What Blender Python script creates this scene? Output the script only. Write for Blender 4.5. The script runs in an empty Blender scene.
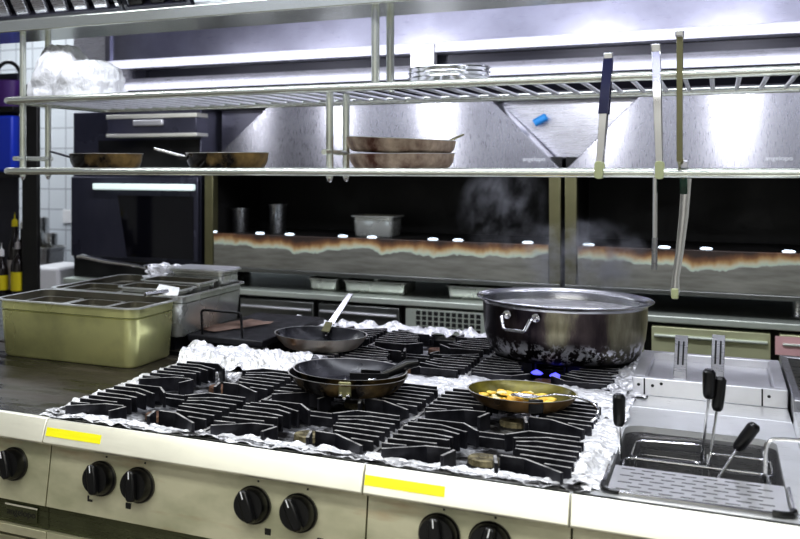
import bpy, bmesh, math, random
from mathutils import Vector, Matrix, noise
R = math.radians
rnd = random.Random(7)
COL = bpy.context.scene.collection
SC = bpy.context.scene

# ------------------------------------------------------------------ materials
def nt(name):
    m = bpy.data.materials.new(name); m.use_nodes = True
    t = m.node_tree; b = t.nodes['Principled BSDF']
    return m, t, b

def N(t, typ, **kw):
    n = t.nodes.new(typ)
    for k, v in kw.items(): setattr(n, k, v)
    return n

def ramp(t, src, stops):
    r = N(t, 'ShaderNodeValToRGB'); e = r.color_ramp.elements
    e[0].position, e[0].color = stops[0][0], (*stops[0][1], 1)
    e[1].position, e[1].color = stops[-1][0], (*stops[-1][1], 1)
    for p, c in stops[1:-1]:
        x = e.new(p); x.color = (*c, 1)
    t.links.new(src, r.inputs[0]); return r

def coords(t, scale=(1, 1, 1)):
    tc = N(t, 'ShaderNodeTexCoord'); mp = N(t, 'ShaderNodeMapping')
    mp.inputs['Scale'].default_value = scale
    t.links.new(tc.outputs['Object'], mp.inputs[0]); return mp.outputs[0]

def noise_tex(t, scale, vec, detail=4, rough=.55):
    n = N(t, 'ShaderNodeTexNoise'); n.inputs['Scale'].default_value = scale
    n.inputs['Detail'].default_value = detail; n.inputs['Roughness'].default_value = rough
    t.links.new(vec, n.inputs['Vector']); return n.outputs[0]

def bump(t, b, h, strength, dist=.002):
    bp = N(t, 'ShaderNodeBump'); bp.inputs['Strength'].default_value = strength
    bp.inputs['Distance'].default_value = dist
    t.links.new(h, bp.inputs['Height']); t.links.new(bp.outputs[0], b.inputs['Normal'])

def plain(name, c, metal=0, rough=.5, spec=None):
    m, t, b = nt(name)
    b.inputs['Base Color'].default_value = (*c, 1)
    b.inputs['Metallic'].default_value = metal; b.inputs['Roughness'].default_value = rough
    return m

def mottled(name, c1, c2, metal=0, rough=(.3, .6), scale=6, stretch=(1, 1, 1), lo=.35, hi=.65, bstr=0., bscale=40):
    """two tones mixed by noise, roughness varying with it"""
    m, t, b = nt(name); v = coords(t, stretch)
    n = noise_tex(t, scale, v, 6)
    r = ramp(t, n, [(lo, c1), (hi, c2)]); t.links.new(r.outputs[0], b.inputs['Base Color'])
    mr = N(t, 'ShaderNodeMapRange'); mr.inputs[1].default_value = lo; mr.inputs[2].default_value = hi
    mr.inputs[3].default_value = rough[0]; mr.inputs[4].default_value = rough[1]
    t.links.new(n, mr.inputs[0]); t.links.new(mr.outputs[0], b.inputs['Roughness'])
    b.inputs['Metallic'].default_value = metal
    if bstr:
        bump(t, b, noise_tex(t, bscale, v, 3), bstr)
    return m

def worn_iron(name):
    """black iron, bare metal showing on the upward edges"""
    m, t, b = nt(name); v = coords(t)
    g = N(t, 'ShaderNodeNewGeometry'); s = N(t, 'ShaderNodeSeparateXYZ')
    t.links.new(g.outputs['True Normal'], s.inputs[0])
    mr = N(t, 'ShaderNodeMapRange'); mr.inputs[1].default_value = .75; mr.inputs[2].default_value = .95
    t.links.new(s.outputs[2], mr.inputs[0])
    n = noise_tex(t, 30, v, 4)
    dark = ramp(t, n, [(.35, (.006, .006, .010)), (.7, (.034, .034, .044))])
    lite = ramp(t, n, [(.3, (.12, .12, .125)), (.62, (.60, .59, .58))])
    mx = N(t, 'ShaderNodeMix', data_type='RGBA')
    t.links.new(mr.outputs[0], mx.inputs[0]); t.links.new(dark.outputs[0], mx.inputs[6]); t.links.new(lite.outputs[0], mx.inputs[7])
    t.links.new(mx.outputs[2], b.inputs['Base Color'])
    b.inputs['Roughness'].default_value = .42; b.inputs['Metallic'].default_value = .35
    return m

def foil_mat(name, dirty=.5):
    m, t, b = nt(name); v = coords(t)
    n = noise_tex(t, 14, v, 6, .65)
    r = ramp(t, n, [(dirty - .12, (.02, .018, .018)), (dirty, (.35, .35, .37)), (dirty + .1, (.93, .93, .96))])
    t.links.new(r.outputs[0], b.inputs['Base Color'])
    b.inputs['Metallic'].default_value = .40; b.inputs['Roughness'].default_value = .33
    vo = N(t, 'ShaderNodeTexVoronoi'); vo.inputs['Scale'].default_value = 75
    t.links.new(v, vo.inputs['Vector'])
    bump(t, b, vo.outputs[0], .9, .006)
    return m

def steel(name, c=(.66, .67, .67), rough=.3, stretch=(2, 60, 60), amt=.06, metal=1., blotch=.12):
    m, t, b = nt(name); v = coords(t, stretch)
    n = noise_tex(t, 6, v, 4)
    mr = N(t, 'ShaderNodeMapRange'); mr.inputs[1].default_value = .3; mr.inputs[2].default_value = .7
    mr.inputs[3].default_value = rough - amt; mr.inputs[4].default_value = rough + amt
    t.links.new(n, mr.inputs[0]); t.links.new(mr.outputs[0], b.inputs['Roughness'])
    n2 = noise_tex(t, 5, coords(t), 5)
    c2 = tuple(x * (1 - blotch) for x in c)
    r = ramp(t, n2, [(.35, c2), (.6, c)]); t.links.new(r.outputs[0], b.inputs['Base Color'])
    b.inputs['Metallic'].default_value = metal
    return m

def tiles(name, c, grout, sx, sy, axis='xz', rough=.2):
    m, t, b = nt(name)
    tc = N(t, 'ShaderNodeTexCoord'); s = N(t, 'ShaderNodeSeparateXYZ'); cm = N(t, 'ShaderNodeCombineXYZ')
    t.links.new(tc.outputs['Object'], s.inputs[0])
    i = {'x': 0, 'y': 1, 'z': 2}
    t.links.new(s.outputs[i[axis[0]]], cm.inputs[0]); t.links.new(s.outputs[i[axis[1]]], cm.inputs[1])
    br = N(t, 'ShaderNodeTexBrick', offset=0.0)
    br.inputs['Color1'].default_value = (*c, 1); br.inputs['Color2'].default_value = (*[x * .94 for x in c], 1)
    br.inputs['Mortar'].default_value = (*grout, 1); br.inputs['Scale'].default_value = 1
    br.inputs['Mortar Size'].default_value = .004; br.inputs['Brick Width'].default_value = sx; br.inputs['Row Height'].default_value = sy
    t.links.new(cm.outputs[0], br.inputs['Vector']); t.links.new(br.outputs[0], b.inputs['Base Color'])
    b.inputs['Roughness'].default_value = rough
    return m

def peel_panel(name):
    """steel panel whose paint has scorched and flaked along its upper edge"""
    m, t, b = nt(name)
    tc = N(t, 'ShaderNodeTexCoord'); s = N(t, 'ShaderNodeSeparateXYZ'); t.links.new(tc.outputs['Object'], s.inputs[0])
    v = coords(t, (1, 1, .5))
    n = noise_tex(t, 3.2, v, 5, .6)
    n2 = noise_tex(t, 17, coords(t, (.35, 1, 2.2)), 4)
    # depth below the top edge, wobbling
    a = N(t, 'ShaderNodeMath', operation='MULTIPLY_ADD'); t.links.new(n, a.inputs[0]); a.inputs[1].default_value = .20
    t.links.new(s.outputs[2], a.inputs[2])
    r = ramp(t, a.outputs[0], [(.0, (.30, .30, .28)), (.118, (.36, .36, .33)), (.124, (.50, .60, .50)), (.136, (.58, .56, .40)), (.150, (.46, .30, .14)), (.165, (.20, .10, .05)), (.185, (.05, .035, .03))])
    base = ramp(t, n2, [(.3, (.28, .28, .25)), (.7, (.46, .46, .42))])
    gt = N(t, 'ShaderNodeMath', operation='GREATER_THAN'); t.links.new(a.outputs[0], gt.inputs[0]); gt.inputs[1].default_value = .120
    mx = N(t, 'ShaderNodeMix', data_type='RGBA')
    t.links.new(gt.outputs[0], mx.inputs[0]); t.links.new(base.outputs[0], mx.inputs[6]); t.links.new(r.outputs[0], mx.inputs[7])
    t.links.new(mx.outputs[2], b.inputs['Base Color'])
    inv = N(t, 'ShaderNodeMath', operation='SUBTRACT'); inv.inputs[0].default_value = .75; t.links.new(gt.outputs[0], inv.inputs[1]); inv.use_clamp = True
    t.links.new(inv.outputs[0], b.inputs['Metallic'])
    b.inputs['Roughness'].default_value = .42
    return m

M = {}
M['fascia'] = steel('bright_fascia_steel', (.86, .85, .76), .42, blotch=.10, metal=.55)
def smeared_panel():
    """pale steel with brown cooking smears running sideways"""
    m, t, b = nt('control_panel_steel')
    n = noise_tex(t, 2.6, coords(t, (.9, 1, 5)), 5, .6); n2 = noise_tex(t, 5, coords(t, (1, 1, 2)), 4)
    base = ramp(t, n2, [(.35, (.50, .50, .36)), (.6, (.72, .70, .54))])
    k = ramp(t, n, [(.52, (0, 0, 0)), (.72, (.75, .75, .75))])
    mx = N(t, 'ShaderNodeMix', data_type='RGBA'); t.links.new(k.outputs[0], mx.inputs[0]); t.links.new(base.outputs[0], mx.inputs[6]); mx.inputs[7].default_value = (.46, .27, .13, 1)
    t.links.new(mx.outputs[2], b.inputs['Base Color']); b.inputs['Metallic'].default_value = .55; b.inputs['Roughness'].default_value = .38
    return m
M['panel'] = smeared_panel()
M['strip'] = steel('dark_green_steel', (.20, .22, .14), .3, blotch=.25, metal=.9)
M['steel'] = steel('brushed_steel', (.66, .67, .68), .28)
M['hood'] = steel('hood_steel', (.36, .36, .45), .32, blotch=.18)
M['lip'] = steel('lit_lip_steel', (.84, .84, .92), .30, metal=.7, blotch=.12)  # brighter copy of the hood steel: light on the tilted lips put into colour
M['hoodwhite'] = steel('bright_hood_lip', (.74, .74, .82), .28, metal=.75, blotch=.10)
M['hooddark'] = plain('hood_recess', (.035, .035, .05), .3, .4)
M['deck'] = steel('deck_steel', (.84, .85, .87), .33, metal=.6)
M['rail'] = plain('rail_steel', (.80, .83, .75), .8, .22)
M['wire'] = steel('wire_steel', (.90, .91, .95), .3, metal=.25)
M['chrome'] = plain('polished_steel', (.78, .78, .80), 1, .14)
M['tank'] = steel('tank_steel', (.40, .40, .42), .3, metal=.85)
M['tankdark'] = plain('dark_oil', (.03, .028, .02), 0, .08)
M['trap'] = steel('oven_hood_steel', (.36, .36, .40), .29, stretch=(60, 60, 2), amt=.05)
def brushed(m, rot, amt=.85):
    t = m.node_tree; b = t.nodes['Principled BSDF']; tg = N(t, 'ShaderNodeTangent', direction_type='RADIAL', axis='Z')
    t.links.new(tg.outputs[0], b.inputs['Tangent']); b.inputs['Anisotropic'].default_value = amt; b.inputs['Anisotropic Rotation'].default_value = rot
brushed(M['trap'], .25)
M['iron'] = worn_iron('grate_iron')
M['black'] = plain('black_plastic', (.006, .006, .007), 0, .28)
M['soot_shade'] = mottled('sooty_shade_black', (.004, .004, .005), (.02, .019, .018), 0, (.35, .6), 5)  # mottled black for soot, and for shade put into one hood filter
M['griddle'] = mottled('greasy_griddle', (.010, .009, .008), (.055, .045, .036), .2, (.22, .5), 4, (1, 3, 1))
M['slab'] = mottled('black_slab', (.010, .010, .014), (.03, .03, .036), .1, (.3, .5), 12)
M['foil'] = foil_mat('clean_foil', .33)
M['foildirty'] = foil_mat('scorched_foil', .57)
M['caprust'] = mottled('rusty_cap', (.08, .035, .022), (.20, .12, .08), .2, (.5, .8), 40)
M['capolive'] = mottled('worn_brass_cap', (.10, .085, .05), (.34, .30, .19), .4, (.4, .7), 40)
def pot_metal():
    m, t, b = nt('scorched_pot_steel')
    n = noise_tex(t, 7, coords(t, (1, 1, .28)), 6, .6)
    base = ramp(t, n, [(.36, (.022, .016, .022)), (.5, (.09, .07, .07)), (.60, (.28, .26, .18)), (.72, (.50, .47, .34))])  # golden reflections put into the colour between the dark burnt patches
    tc = N(t, 'ShaderNodeTexCoord'); s = N(t, 'ShaderNodeSeparateXYZ'); t.links.new(tc.outputs['Object'], s.inputs[0])
    band = ramp(t, s.outputs[2], [(.008, (.0, .0, .0)), (.03, (1, 1, 1)), (.045, (1, 1, 1)), (.075, (.0, .0, .0))])
    n2 = noise_tex(t, 34, coords(t), 4, .7); sc = ramp(t, n2, [(.49, (0, 0, 0)), (.55, (1, 1, 1))])
    mu = N(t, 'ShaderNodeMath', operation='MULTIPLY'); t.links.new(band.outputs[0], mu.inputs[0]); t.links.new(sc.outputs[0], mu.inputs[1])
    mx = N(t, 'ShaderNodeMix', data_type='RGBA'); t.links.new(mu.outputs[0], mx.inputs[0]); t.links.new(base.outputs[0], mx.inputs[6]); mx.inputs[7].default_value = (.85, .85, .90, 1)
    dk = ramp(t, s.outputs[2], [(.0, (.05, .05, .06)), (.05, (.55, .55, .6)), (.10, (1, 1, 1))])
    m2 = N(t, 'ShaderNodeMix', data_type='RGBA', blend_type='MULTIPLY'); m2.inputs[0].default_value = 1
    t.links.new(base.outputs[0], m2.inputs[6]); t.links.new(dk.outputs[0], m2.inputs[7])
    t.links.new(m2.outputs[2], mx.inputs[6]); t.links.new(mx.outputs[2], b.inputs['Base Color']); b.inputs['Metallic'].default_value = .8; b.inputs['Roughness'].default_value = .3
    return m
M['potsteel'] = pot_metal()
M['potlip'] = plain('pot_lip_steel', (.62, .62, .64), 1, .25)
M['broth'] = mottled('grey_broth', (.36, .36, .37), (.55, .55, .55), 0, (.15, .3), 8)
M['nonstick'] = mottled('worn_nonstick', (.010, .010, .014), (.035, .035, .045), .1, (.2, .35), 10)
M['copperpan'] = mottled('burnt_aluminium', (.42, .24, .13), (.86, .80, .74), .8, (.3, .45), 7, (1, 1, .6), .36, .56)
M['brownpan'] = mottled('burnt_brown_pan', (.014, .010, .007), (.30, .20, .075), .6, (.25, .5), 13, (1, 1, .8), .46, .72)
M['rustpan'] = mottled('crusty_pan', (.10, .035, .018), (.66, .54, .42), .25, (.4, .7), 15, (1, 1, .8), .36, .64)
M['panrim'] = plain('bare_pan_rim', (.70, .69, .67), .7, .35)
M['goldpan'] = mottled('golden_pan_lining', (.05, .045, .006), (.19, .165, .022), .3, (.25, .4), 14)
M['goldout'] = mottled('golden_brown_pan', (.05, .028, .01), (.40, .24, .09), .7, (.25, .4), 8, (1, 1, .7), .35, .68)
M['food'] = mottled('fried_food', (.85, .42, .03), (.95, .74, .16), 0, (.35, .6), 30, bstr=.6, bscale=60)
M['foodlite'] = mottled('pale_food', (.85, .72, .35), (.95, .88, .62), 0, (.4, .6), 30)
M['gn'] = steel('gastro_pan_steel', (.86, .87, .45), .30, metal=.7, blotch=.28, stretch=(.5, .5, .5))  # greenish-yellow reflected light put into the base colour
M['gn2'] = steel('gastro_pan_grey_steel', (.74, .76, .72), .25, metal=.7, blotch=.14, stretch=(.5, .5, .5))
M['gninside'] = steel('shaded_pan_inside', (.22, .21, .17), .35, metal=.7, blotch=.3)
M['gnrim'] = plain('bare_steel_rim', (.78, .79, .78), .75, .28)
M['sauce'] = mottled('brown_sauce', (.12, .07, .04), (.30, .22, .14), 0, (.15, .4), 9)
M['cream'] = mottled('pale_sauce', (.50, .46, .30), (.66, .62, .44), 0, (.2, .4), 6)
M['yellow'] = mottled('yellow_sticker', (.86, .80, .0), (.96, .92, .02), 0, (.4, .5), 3, (1, 1, 30))
M['white'] = plain('white_plastic', (.95, .95, .96), 0, .4)
M['bag'] = plain('white_bag', (.86, .86, .89), 0, .4)
_t = M['bag'].node_tree; bump(_t, _t.nodes['Principled BSDF'], noise_tex(_t, 16, coords(_t, (1, 1, .5)), 4), 1, .03)

M['blue'] = plain('blue_plastic', (.02, .06, .60), 0, .4)
M['bluedark'] = plain('navy_grip', (.008, .010, .05), 0, .3)
M['purple'] = plain('purple_plastic', (.07, .02, .16), 0, .35)
M['oven'] = mottled('dark_blue_oven', (.045, .046, .070), (.10, .10, .135), .45, (.22, .35), 2, (1, 1, .5))
M['glass'] = plain('dark_oven_glass', (.006, .006, .010), 0, .08)
M['olive'] = steel('olive_post_steel', (.24, .23, .13), .35, metal=.7)
M['lime'] = plain('pale_green_tip', (.44, .47, .27), 0, .4)
M['greengrip'] = plain('dark_green_grip', (.01, .05, .03), 0, .3)
M['yellowlabel'] = plain('yellow_label', (.78, .66, .02), 0, .5)
M['bottle'] = plain('dark_bottle', (.02, .015, .015), 0, .1)
M['bottleclear'] = plain('pale_bottle', (.45, .42, .42), 0, .25)
M['pink'] = plain('pink_paper', (.80, .50, .50), 0, .6)
M['peel'] = peel_panel('flaking_panel')
M['drawer'] = steel('drawer_steel', (.27, .28, .27), .32, metal=.9)
M['drawergreen'] = steel('yellowish_drawer_steel', (.66, .68, .44), .35, metal=.35)
M['counter'] = steel('counter_steel', (.72, .78, .70), .33, metal=.55)
M['walltile'] = tiles('white_wall_tile', (.80, .84, .88), (.40, .42, .46), .15, .15, 'xz')
M['walltiley'] = tiles('white_side_tile', (.78, .80, .80), (.42, .42, .44), .2, .2, 'yz')
M['floortile'] = tiles('floor_tile', (.16, .14, .12), (.05, .05, .05), .3, .3, 'xy', .5)
M['ceil'] = mottled('ceiling_paint', (.70, .70, .70), (.76, .76, .76), 0, (.7, .8), 3)
M['mark'] = plain('printed_mark', (.02, .02, .02), 0, .6)
M['markwhite'] = plain('white_print', (.85, .87, .92), 0, .5)
M['plate'] = steel('perforated_plate', (.80, .80, .83), .34, metal=.7)
M['cardboard'] = mottled('greasy_card', (.12, .07, .05), (.36, .25, .20), 0, (.5, .7), 9)

def emit(name, c, s):
    m, t, b = nt(name)
    b.inputs['Base Color'].default_value = (*c, 1)
    b.inputs['Emission Color'].default_value = (*c, 1); b.inputs['Emission Strength'].default_value = s
    return m
M['tube'] = emit('lit_tube', (.85, .93, 1), 6)
M['dish'] = emit('dish_glow', (.75, .88, 1), 3)  # glow standing for the light caught by the ledge dishes
M['flame'] = emit('gas_flame', (.10, .10, 1), 3)

# ------------------------------------------------------------------ geometry
class MB:
    """collects shapes and links them as ONE mesh object"""
    def __init__(self): self.v = []; self.f = []; self.mi = []; self.cur = 0
    def add(self, vs, fs):
        o = len(self.v); self.v += [tuple(p) for p in vs]
        for f in fs: self.f.append([i + o for i in f]); self.mi.append(self.cur)
        return self
    def mat(self, i): self.cur = i; return self
    def box(self, x0, x1, y0, y1, z0, z1, M4=None):
        vs = [Vector((x, y, z)) for x in (x0, x1) for y in (y0, y1) for z in (z0, z1)]
        if M4 is not None: vs = [M4 @ p for p in vs]
        return self.add(vs, [(0, 1, 3, 2), (4, 6, 7, 5), (0, 4, 5, 1), (2, 3, 7, 6), (0, 2, 6, 4), (1, 5, 7, 3)])
    def bar(self, a, b, w, h):
        """flat vertical bar from a to b (2-d run), width w, z from a.z to a.z+h"""
        a, b = Vector(a), Vector(b); d = (b - a); d.z = 0; n = Vector((-d.y, d.x, 0)).normalized() * w / 2
        vs = []
        for p in (a, b):
            for s in (-1, 1):
                for z in (0, h): vs.append(p + n * s + Vector((0, 0, z)))
        return self.add(vs, [(0, 1, 3, 2), (4, 6, 7, 5), (0, 4, 5, 1), (2, 3, 7, 6), (0, 2, 6, 4), (1, 5, 7, 3)])
    def ribbon(self, pts, w, h, z0):
        """bent flat bar standing on edge along a polyline"""
        P = [Vector((p[0], p[1], 0)) for p in pts]; n = len(P); vs = []
        for i in range(n):
            d = (P[min(i + 1, n - 1)] - P[max(i - 1, 0)]).normalized(); q = Vector((-d.y, d.x, 0)) * w / 2
            for s in (-1, 1):
                for z in (z0, z0 + h): vs.append(P[i] + q * s + Vector((0, 0, z)))
        fs = [(0, 1, 3, 2)]
        for i in range(n - 1):
            a, b = i * 4, i * 4 + 4
            fs += [(a, b, b + 1, a + 1), (a + 2, a + 3, b + 3, b + 2), (a + 1, b + 1, b + 3, a + 3), (a, a + 2, b + 2, b)]
        e = (n - 1) * 4; fs.append((e, e + 2, e + 3, e + 1))
        return self.add(vs, fs)
    def tube(self, pts, r, seg=10, closed=False):
        P = [Vector(p) for p in pts]; n = len(P)
        rr = r if isinstance(r, (list, tuple)) else [r] * n
        T = []
        for i in range(n):
            a = P[i - 1] if (i or closed) else P[i]; b = P[(i + 1) % n] if (i < n - 1 or closed) else P[i]
            d = b - a; T.append(d.normalized() if d.length > 1e-9 else Vector((0, 0, 1)))
        u = T[0].orthogonal().normalized(); vs = []
        for i in range(n):
            u = (u - T[i] * u.dot(T[i]))
            u = u.normalized() if u.length > 1e-6 else T[i].orthogonal().normalized()
            w = T[i].cross(u)
            for k in range(seg):
                a = 2 * math.pi * k / seg; vs.append(P[i] + (u * math.cos(a) + w * math.sin(a)) * rr[i])
        fs = []
        for i in range(n if closed else n - 1):
            j = (i + 1) % n
            for k in range(seg):
                l = (k + 1) % seg; fs.append((i * seg + k, i * seg + l, j * seg + l, j * seg + k))
        if not closed: fs += [tuple(range(seg - 1, -1, -1)), tuple((n - 1) * seg + k for k in range(seg))]
        return self.add(vs, fs)
    def lathe(self, prof, seg=48, c=(0, 0, 0), mats=None, M4=None):
        vs = []; n = len(prof)
        for r, z in prof:
            for k in range(seg):
                a = 2 * math.pi * k / seg; vs.append(Vector((c[0] + max(r, 1e-4) * math.cos(a), c[1] + max(r, 1e-4) * math.sin(a), c[2] + z)))
        if M4 is not None: vs = [M4 @ p for p in vs]
        o = len(self.v); self.v += [tuple(p) for p in vs]
        for i in range(n - 1):
            for k in range(seg):
                l = (k + 1) % seg
                self.f.append([o + i * seg + k, o + i * seg + l, o + (i + 1) * seg + l, o + (i + 1) * seg + k])
                self.mi.append(mats[i] if mats else self.cur)
        return self
    def prism(self, poly, x0, x1):
        """(y,z) outline swept along x"""
        n = len(poly); vs = [(x, p[0], p[1]) for x in (x0, x1) for p in poly]
        fs = [tuple(range(n - 1, -1, -1)), tuple(range(n, 2 * n))]
        fs += [(i, (i + 1) % n, (i + 1) % n + n, i + n) for i in range(n)]
        return self.add(vs, fs)
    def sheet(self, poly, x0, x1):
        """open (y,z) polyline swept along x"""
        n = len(poly); vs = [(x, p[0], p[1]) for x in (x0, x1) for p in poly]
        return self.add(vs, [(i, i + 1, i + 1 + n, i + n) for i in range(n - 1)])
    def plan(self, poly, z0, z1):
        n = len(poly); vs = [(p[0], p[1], z) for z in (z0, z1) for p in poly]
        fs = [tuple(range(n - 1, -1, -1)), tuple(range(n, 2 * n))]
        fs += [(i, (i + 1) % n, (i + 1) % n + n, i + n) for i in range(n)]
        return self.add(vs, fs)
    def face(self, poly_xz, y0, y1):
        n = len(poly_xz); vs = [(p[0], y, p[1]) for y in (y0, y1) for p in poly_xz]
        fs = [tuple(range(n)), tuple(range(2 * n - 1, n - 1, -1))]
        fs += [(i, i + n, (i + 1) % n + n, (i + 1) % n) for i in range(n)]
        return self.add(vs, fs)
    def build(self, name, mats, parent=None, bevel=0, smooth=35, loc=None, rot=None, sub=0):
        me = bpy.data.meshes.new(name); me.from_pydata(self.v, [], self.f)
        for m in (mats if isinstance(mats, (list, tuple)) else [mats]): me.materials.append(m)
        for p, i in zip(me.polygons, self.mi): p.material_index = i
        bm = bmesh.new(); bm.from_mesh(me); bmesh.ops.recalc_face_normals(bm, faces=bm.faces); bm.to_mesh(me); bm.free()
        if smooth:
            me.shade_smooth(); me.set_sharp_from_angle(angle=R(smooth))
        o = bpy.data.objects.new(name, me); COL.objects.link(o)
        if parent is not None: o.parent = parent
        if loc: o.location = loc
        if rot: o.rotation_euler = rot
        if bevel:
            b = o.modifiers.new('edge', 'BEVEL'); b.width = bevel; b.segments = 2; b.limit_method = 'ANGLE'; b.angle_limit = R(40)
        if sub:
            s = o.modifiers.new('round', 'SUBSURF'); s.levels = s.render_levels = sub
        return o

def tag(o, label=None, cat=None, group=None, kind=None):
    for k, v in (('label', label), ('category', cat), ('group', group), ('kind', kind)):
        if v: o[k] = v
    return o
def thing(name, label, cat, loc=(0, 0, 0), rot=(0, 0, 0), group=None):
    o = bpy.data.objects.new(name, None); COL.objects.link(o); o.empty_display_size = .05
    o.location = loc; o.rotation_euler = rot
    return tag(o, label, cat, group)
def dup(root, loc, rot=None, label=None, group=None):
    r = root.copy(); COL.objects.link(r); r.location = loc
    if rot is not None: r.rotation_euler = rot
    if label: r['label'] = label
    if group: r['group'] = group
    for ch in list(root.children):
        c = ch.copy(); COL.objects.link(c); c.parent = r
        for g in list(ch.children):
            d = g.copy(); COL.objects.link(d); d.parent = c
    return r
def struct(o): o['kind'] = 'structure'; return o

def arc(cx, cy, r, a0, a1, n=6):
    return [(cx + r * math.cos(R(a0 + (a1 - a0) * i / n)), cy + r * math.sin(R(a0 + (a1 - a0) * i / n))) for i in range(n + 1)]
def rrect(x0, x1, y0, y1, r, n=5):
    return arc(x1 - r, y1 - r, r, 0, 90, n) + arc(x0 + r, y1 - r, r, 90, 180, n) + arc(x0 + r, y0 + r, r, 180, 270, n) + arc(x1 - r, y0 + r, r, 270, 360, n)
def text_obj(name, body, size, mat, parent, loc, rot, depth=.0008):
    cu = bpy.data.curves.new(name, 'FONT'); cu.body = body; cu.size = size; cu.extrude = depth; cu.align_x = 'CENTER'; cu.align_y = 'CENTER'
    tmp = bpy.data.objects.new(name + '_src', cu); COL.objects.link(tmp)
    dg = bpy.context.evaluated_depsgraph_get(); me = bpy.data.meshes.new_from_object(tmp.evaluated_get(dg))
    bpy.data.objects.remove(tmp); bpy.data.curves.remove(cu)
    me.materials.clear(); me.materials.append(mat)
    o = bpy.data.objects.new(name, me); COL.objects.link(o); o.parent = parent; o.location = loc; o.rotation_euler = rot
    return o

# ------------------------------------------------------------------ the room
struct(MB().box(-5.2, 3.2, -2.2, 6.4, -.06, 0).build('floor', M['floortile'], smooth=0))
struct(MB().box(-5.2, 3.2, -2.2, 6.4, 2.9, 2.96).build('ceiling', M['ceil'], smooth=0))
struct(MB().box(-5.2, 3.2, 6.3, 6.4, 0, 2.9).build('wall_back', M['walltile'], smooth=0))
struct(MB().box(-5.26, -5.2, -2.2, 6.4, 0, 2.9).build('wall_left', M['walltiley'], smooth=0))
struct(MB().box(3.2, 3.26, -2.2, 6.4, 0, 2.9).build('wall_right', M['walltiley'], smooth=0))
struct(MB().box(-5.2, 3.2, -2.26, -2.2, 0, 2.9).build('wall_front', M['ceil'], smooth=0))

# ------------------------------------------------------------------ cooking island: the units
FY, MY, BY = 2.085, 2.92, 3.79           # front edge, seam between front and rear units, back edge
def fascia(x0, x1, parent, mat):
    MB().prism([(2.085, .9), (2.076, .885), (2.06, .846), (2.066, .840), (2.10, .840), (2.10, .9)], x0 + .001, x1 - .001).build('fascia', mat, parent, bevel=.002)
def control_front(x0, x1, parent, rear=False):
    MB().prism([(2.102, .832), (2.075, .685), (2.12, .685), (2.12, .832)], x0 + .0015, x1 - .0015).build('control_panel', M['panel'], parent, bevel=.001)
    MB().box(x0 + .001, x1 - .001, 2.09, 2.12, .625, .682).build('kick_strip', M['strip'], parent)
    MB().prism([(2.078, .622), (2.078, .600), (2.12, .600), (2.12, .622)], x0 + .001, x1 - .001).build('lower_rail', M['panel'], parent, bevel=.001)
    MB().box(x0 + .01, x1 - .01, 2.10, 2.12, .16, .585).build('cabinet_door', M['panel'], parent, bevel=.002)
    for lx in (x0 + .06, x1 - .06):
        MB().lathe([(.0, 0), (.03, 0), (.03, .02), (.02, .03), (.02, .12), (0, .12)], 20, (lx, 2.2, 0)).build('leg', M['steel'], parent)
def unit_body(x0, x1, y0, y1, parent, top):
    MB().box(x0 + .002, x1 - .002, y0, y1, .12, top).build('cabinet_body', M['steel'], parent)
    if y0 > 2.9:
        for lx in (x0 + .06, x1 - .06):
            for ly in (y0 + .08, y1 - .08):
                MB().lathe([(0, 0), (.03, 0), (.03, .02), (.02, .03), (.02, .12), (0, .12)], 20, (lx, ly, 0)).build('leg', M['steel'], parent)
def hob(x0, x1, y0, y1, parent, m):
    """flat steel rim around a sunken tray"""
    b = MB(); t = .022
    b.box(x0, x1, y0, y0 + t, .858, .9); b.box(x0, x1, y1 - t, y1, .858, .9)
    b.box(x0, x0 + t * .6, y0 + t, y1 - t, .858, .9); b.box(x1 - t * .6, x1, y0 + t, y1 - t, .858, .9)
    b.mat(1).box(x0 + .001, x1 - .001, y0 + .001, y1 - .001, .85, .860)
    return b.build('hob_top', [m, M['soot_shade']], parent, bevel=.001)

# control knob built once, copied with its grip
def make_knob(parent, x):
    root = MB().lathe([(0, -.002), (.041, -.002), (.041, .006), (.0375, .010), (.0365, .026), (.033, .034), (0, .034)], 40).build('knob', M['black'], parent)
    g = MB(); pts = [(-.0125, 0), (-.011, .030), (-.006, .034), (.006, .034), (.011, .030), (.0125, 0), (.011, -.030), (.006, -.034), (-.006, -.034), (-.011, -.030)]
    g.plan(pts, .026, .050).build('knob_grip', M['black'], root, bevel=.004)
    MB().box(-.0012, .0012, .016, .033, .0500, .0508).build('pointer', M['markwhite'], root)
    return root
knob0 = None
def knob(parent, x, z=.772, turn=0):
    global knob0
    tilt = math.atan2(.027, .147)
    y = 2.075 + (z - .685) / .147 * .027
    rot = (R(90) - tilt, R(turn), 0)
    loc = (x, y - .002, z)
    if knob0 is None:
        knob0 = make_knob(parent, x); k = knob0
    else:
        k = knob0.copy(); COL.objects.link(k); k.parent = parent
        for ch in knob0.children:
            c = ch.copy(); COL.objects.link(c); c.parent = k
    k.rotation_mode = 'XYZ'
    k.rotation_euler = (Matrix.Rotation(R(90) - tilt, 4, 'X') @ Matrix.Rotation(R(turn), 4, 'Z')).to_euler()
    k.location = loc
    return k
def sym(parent, x, z, kind=0):
    y = 2.075 + (z - .685) / .147 * .027 - .0008
    b = MB()
    if kind == 0: b.box(x - .007, x + .007, y - .0004, y + .002, z - .007, z + .007)
    elif kind == 1: b.box(x - .007, x - .003, y - .0004, y + .002, z - .007, z + .007).box(x - .003, x + .007, y - .0004, y + .002, z - .007, z - .001)
    else: b.box(x - .002, x + .002, y - .0004, y + .002, z - .002, z + .002)
    b.build('printed_mark', M['mark'], parent, smooth=0)

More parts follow.
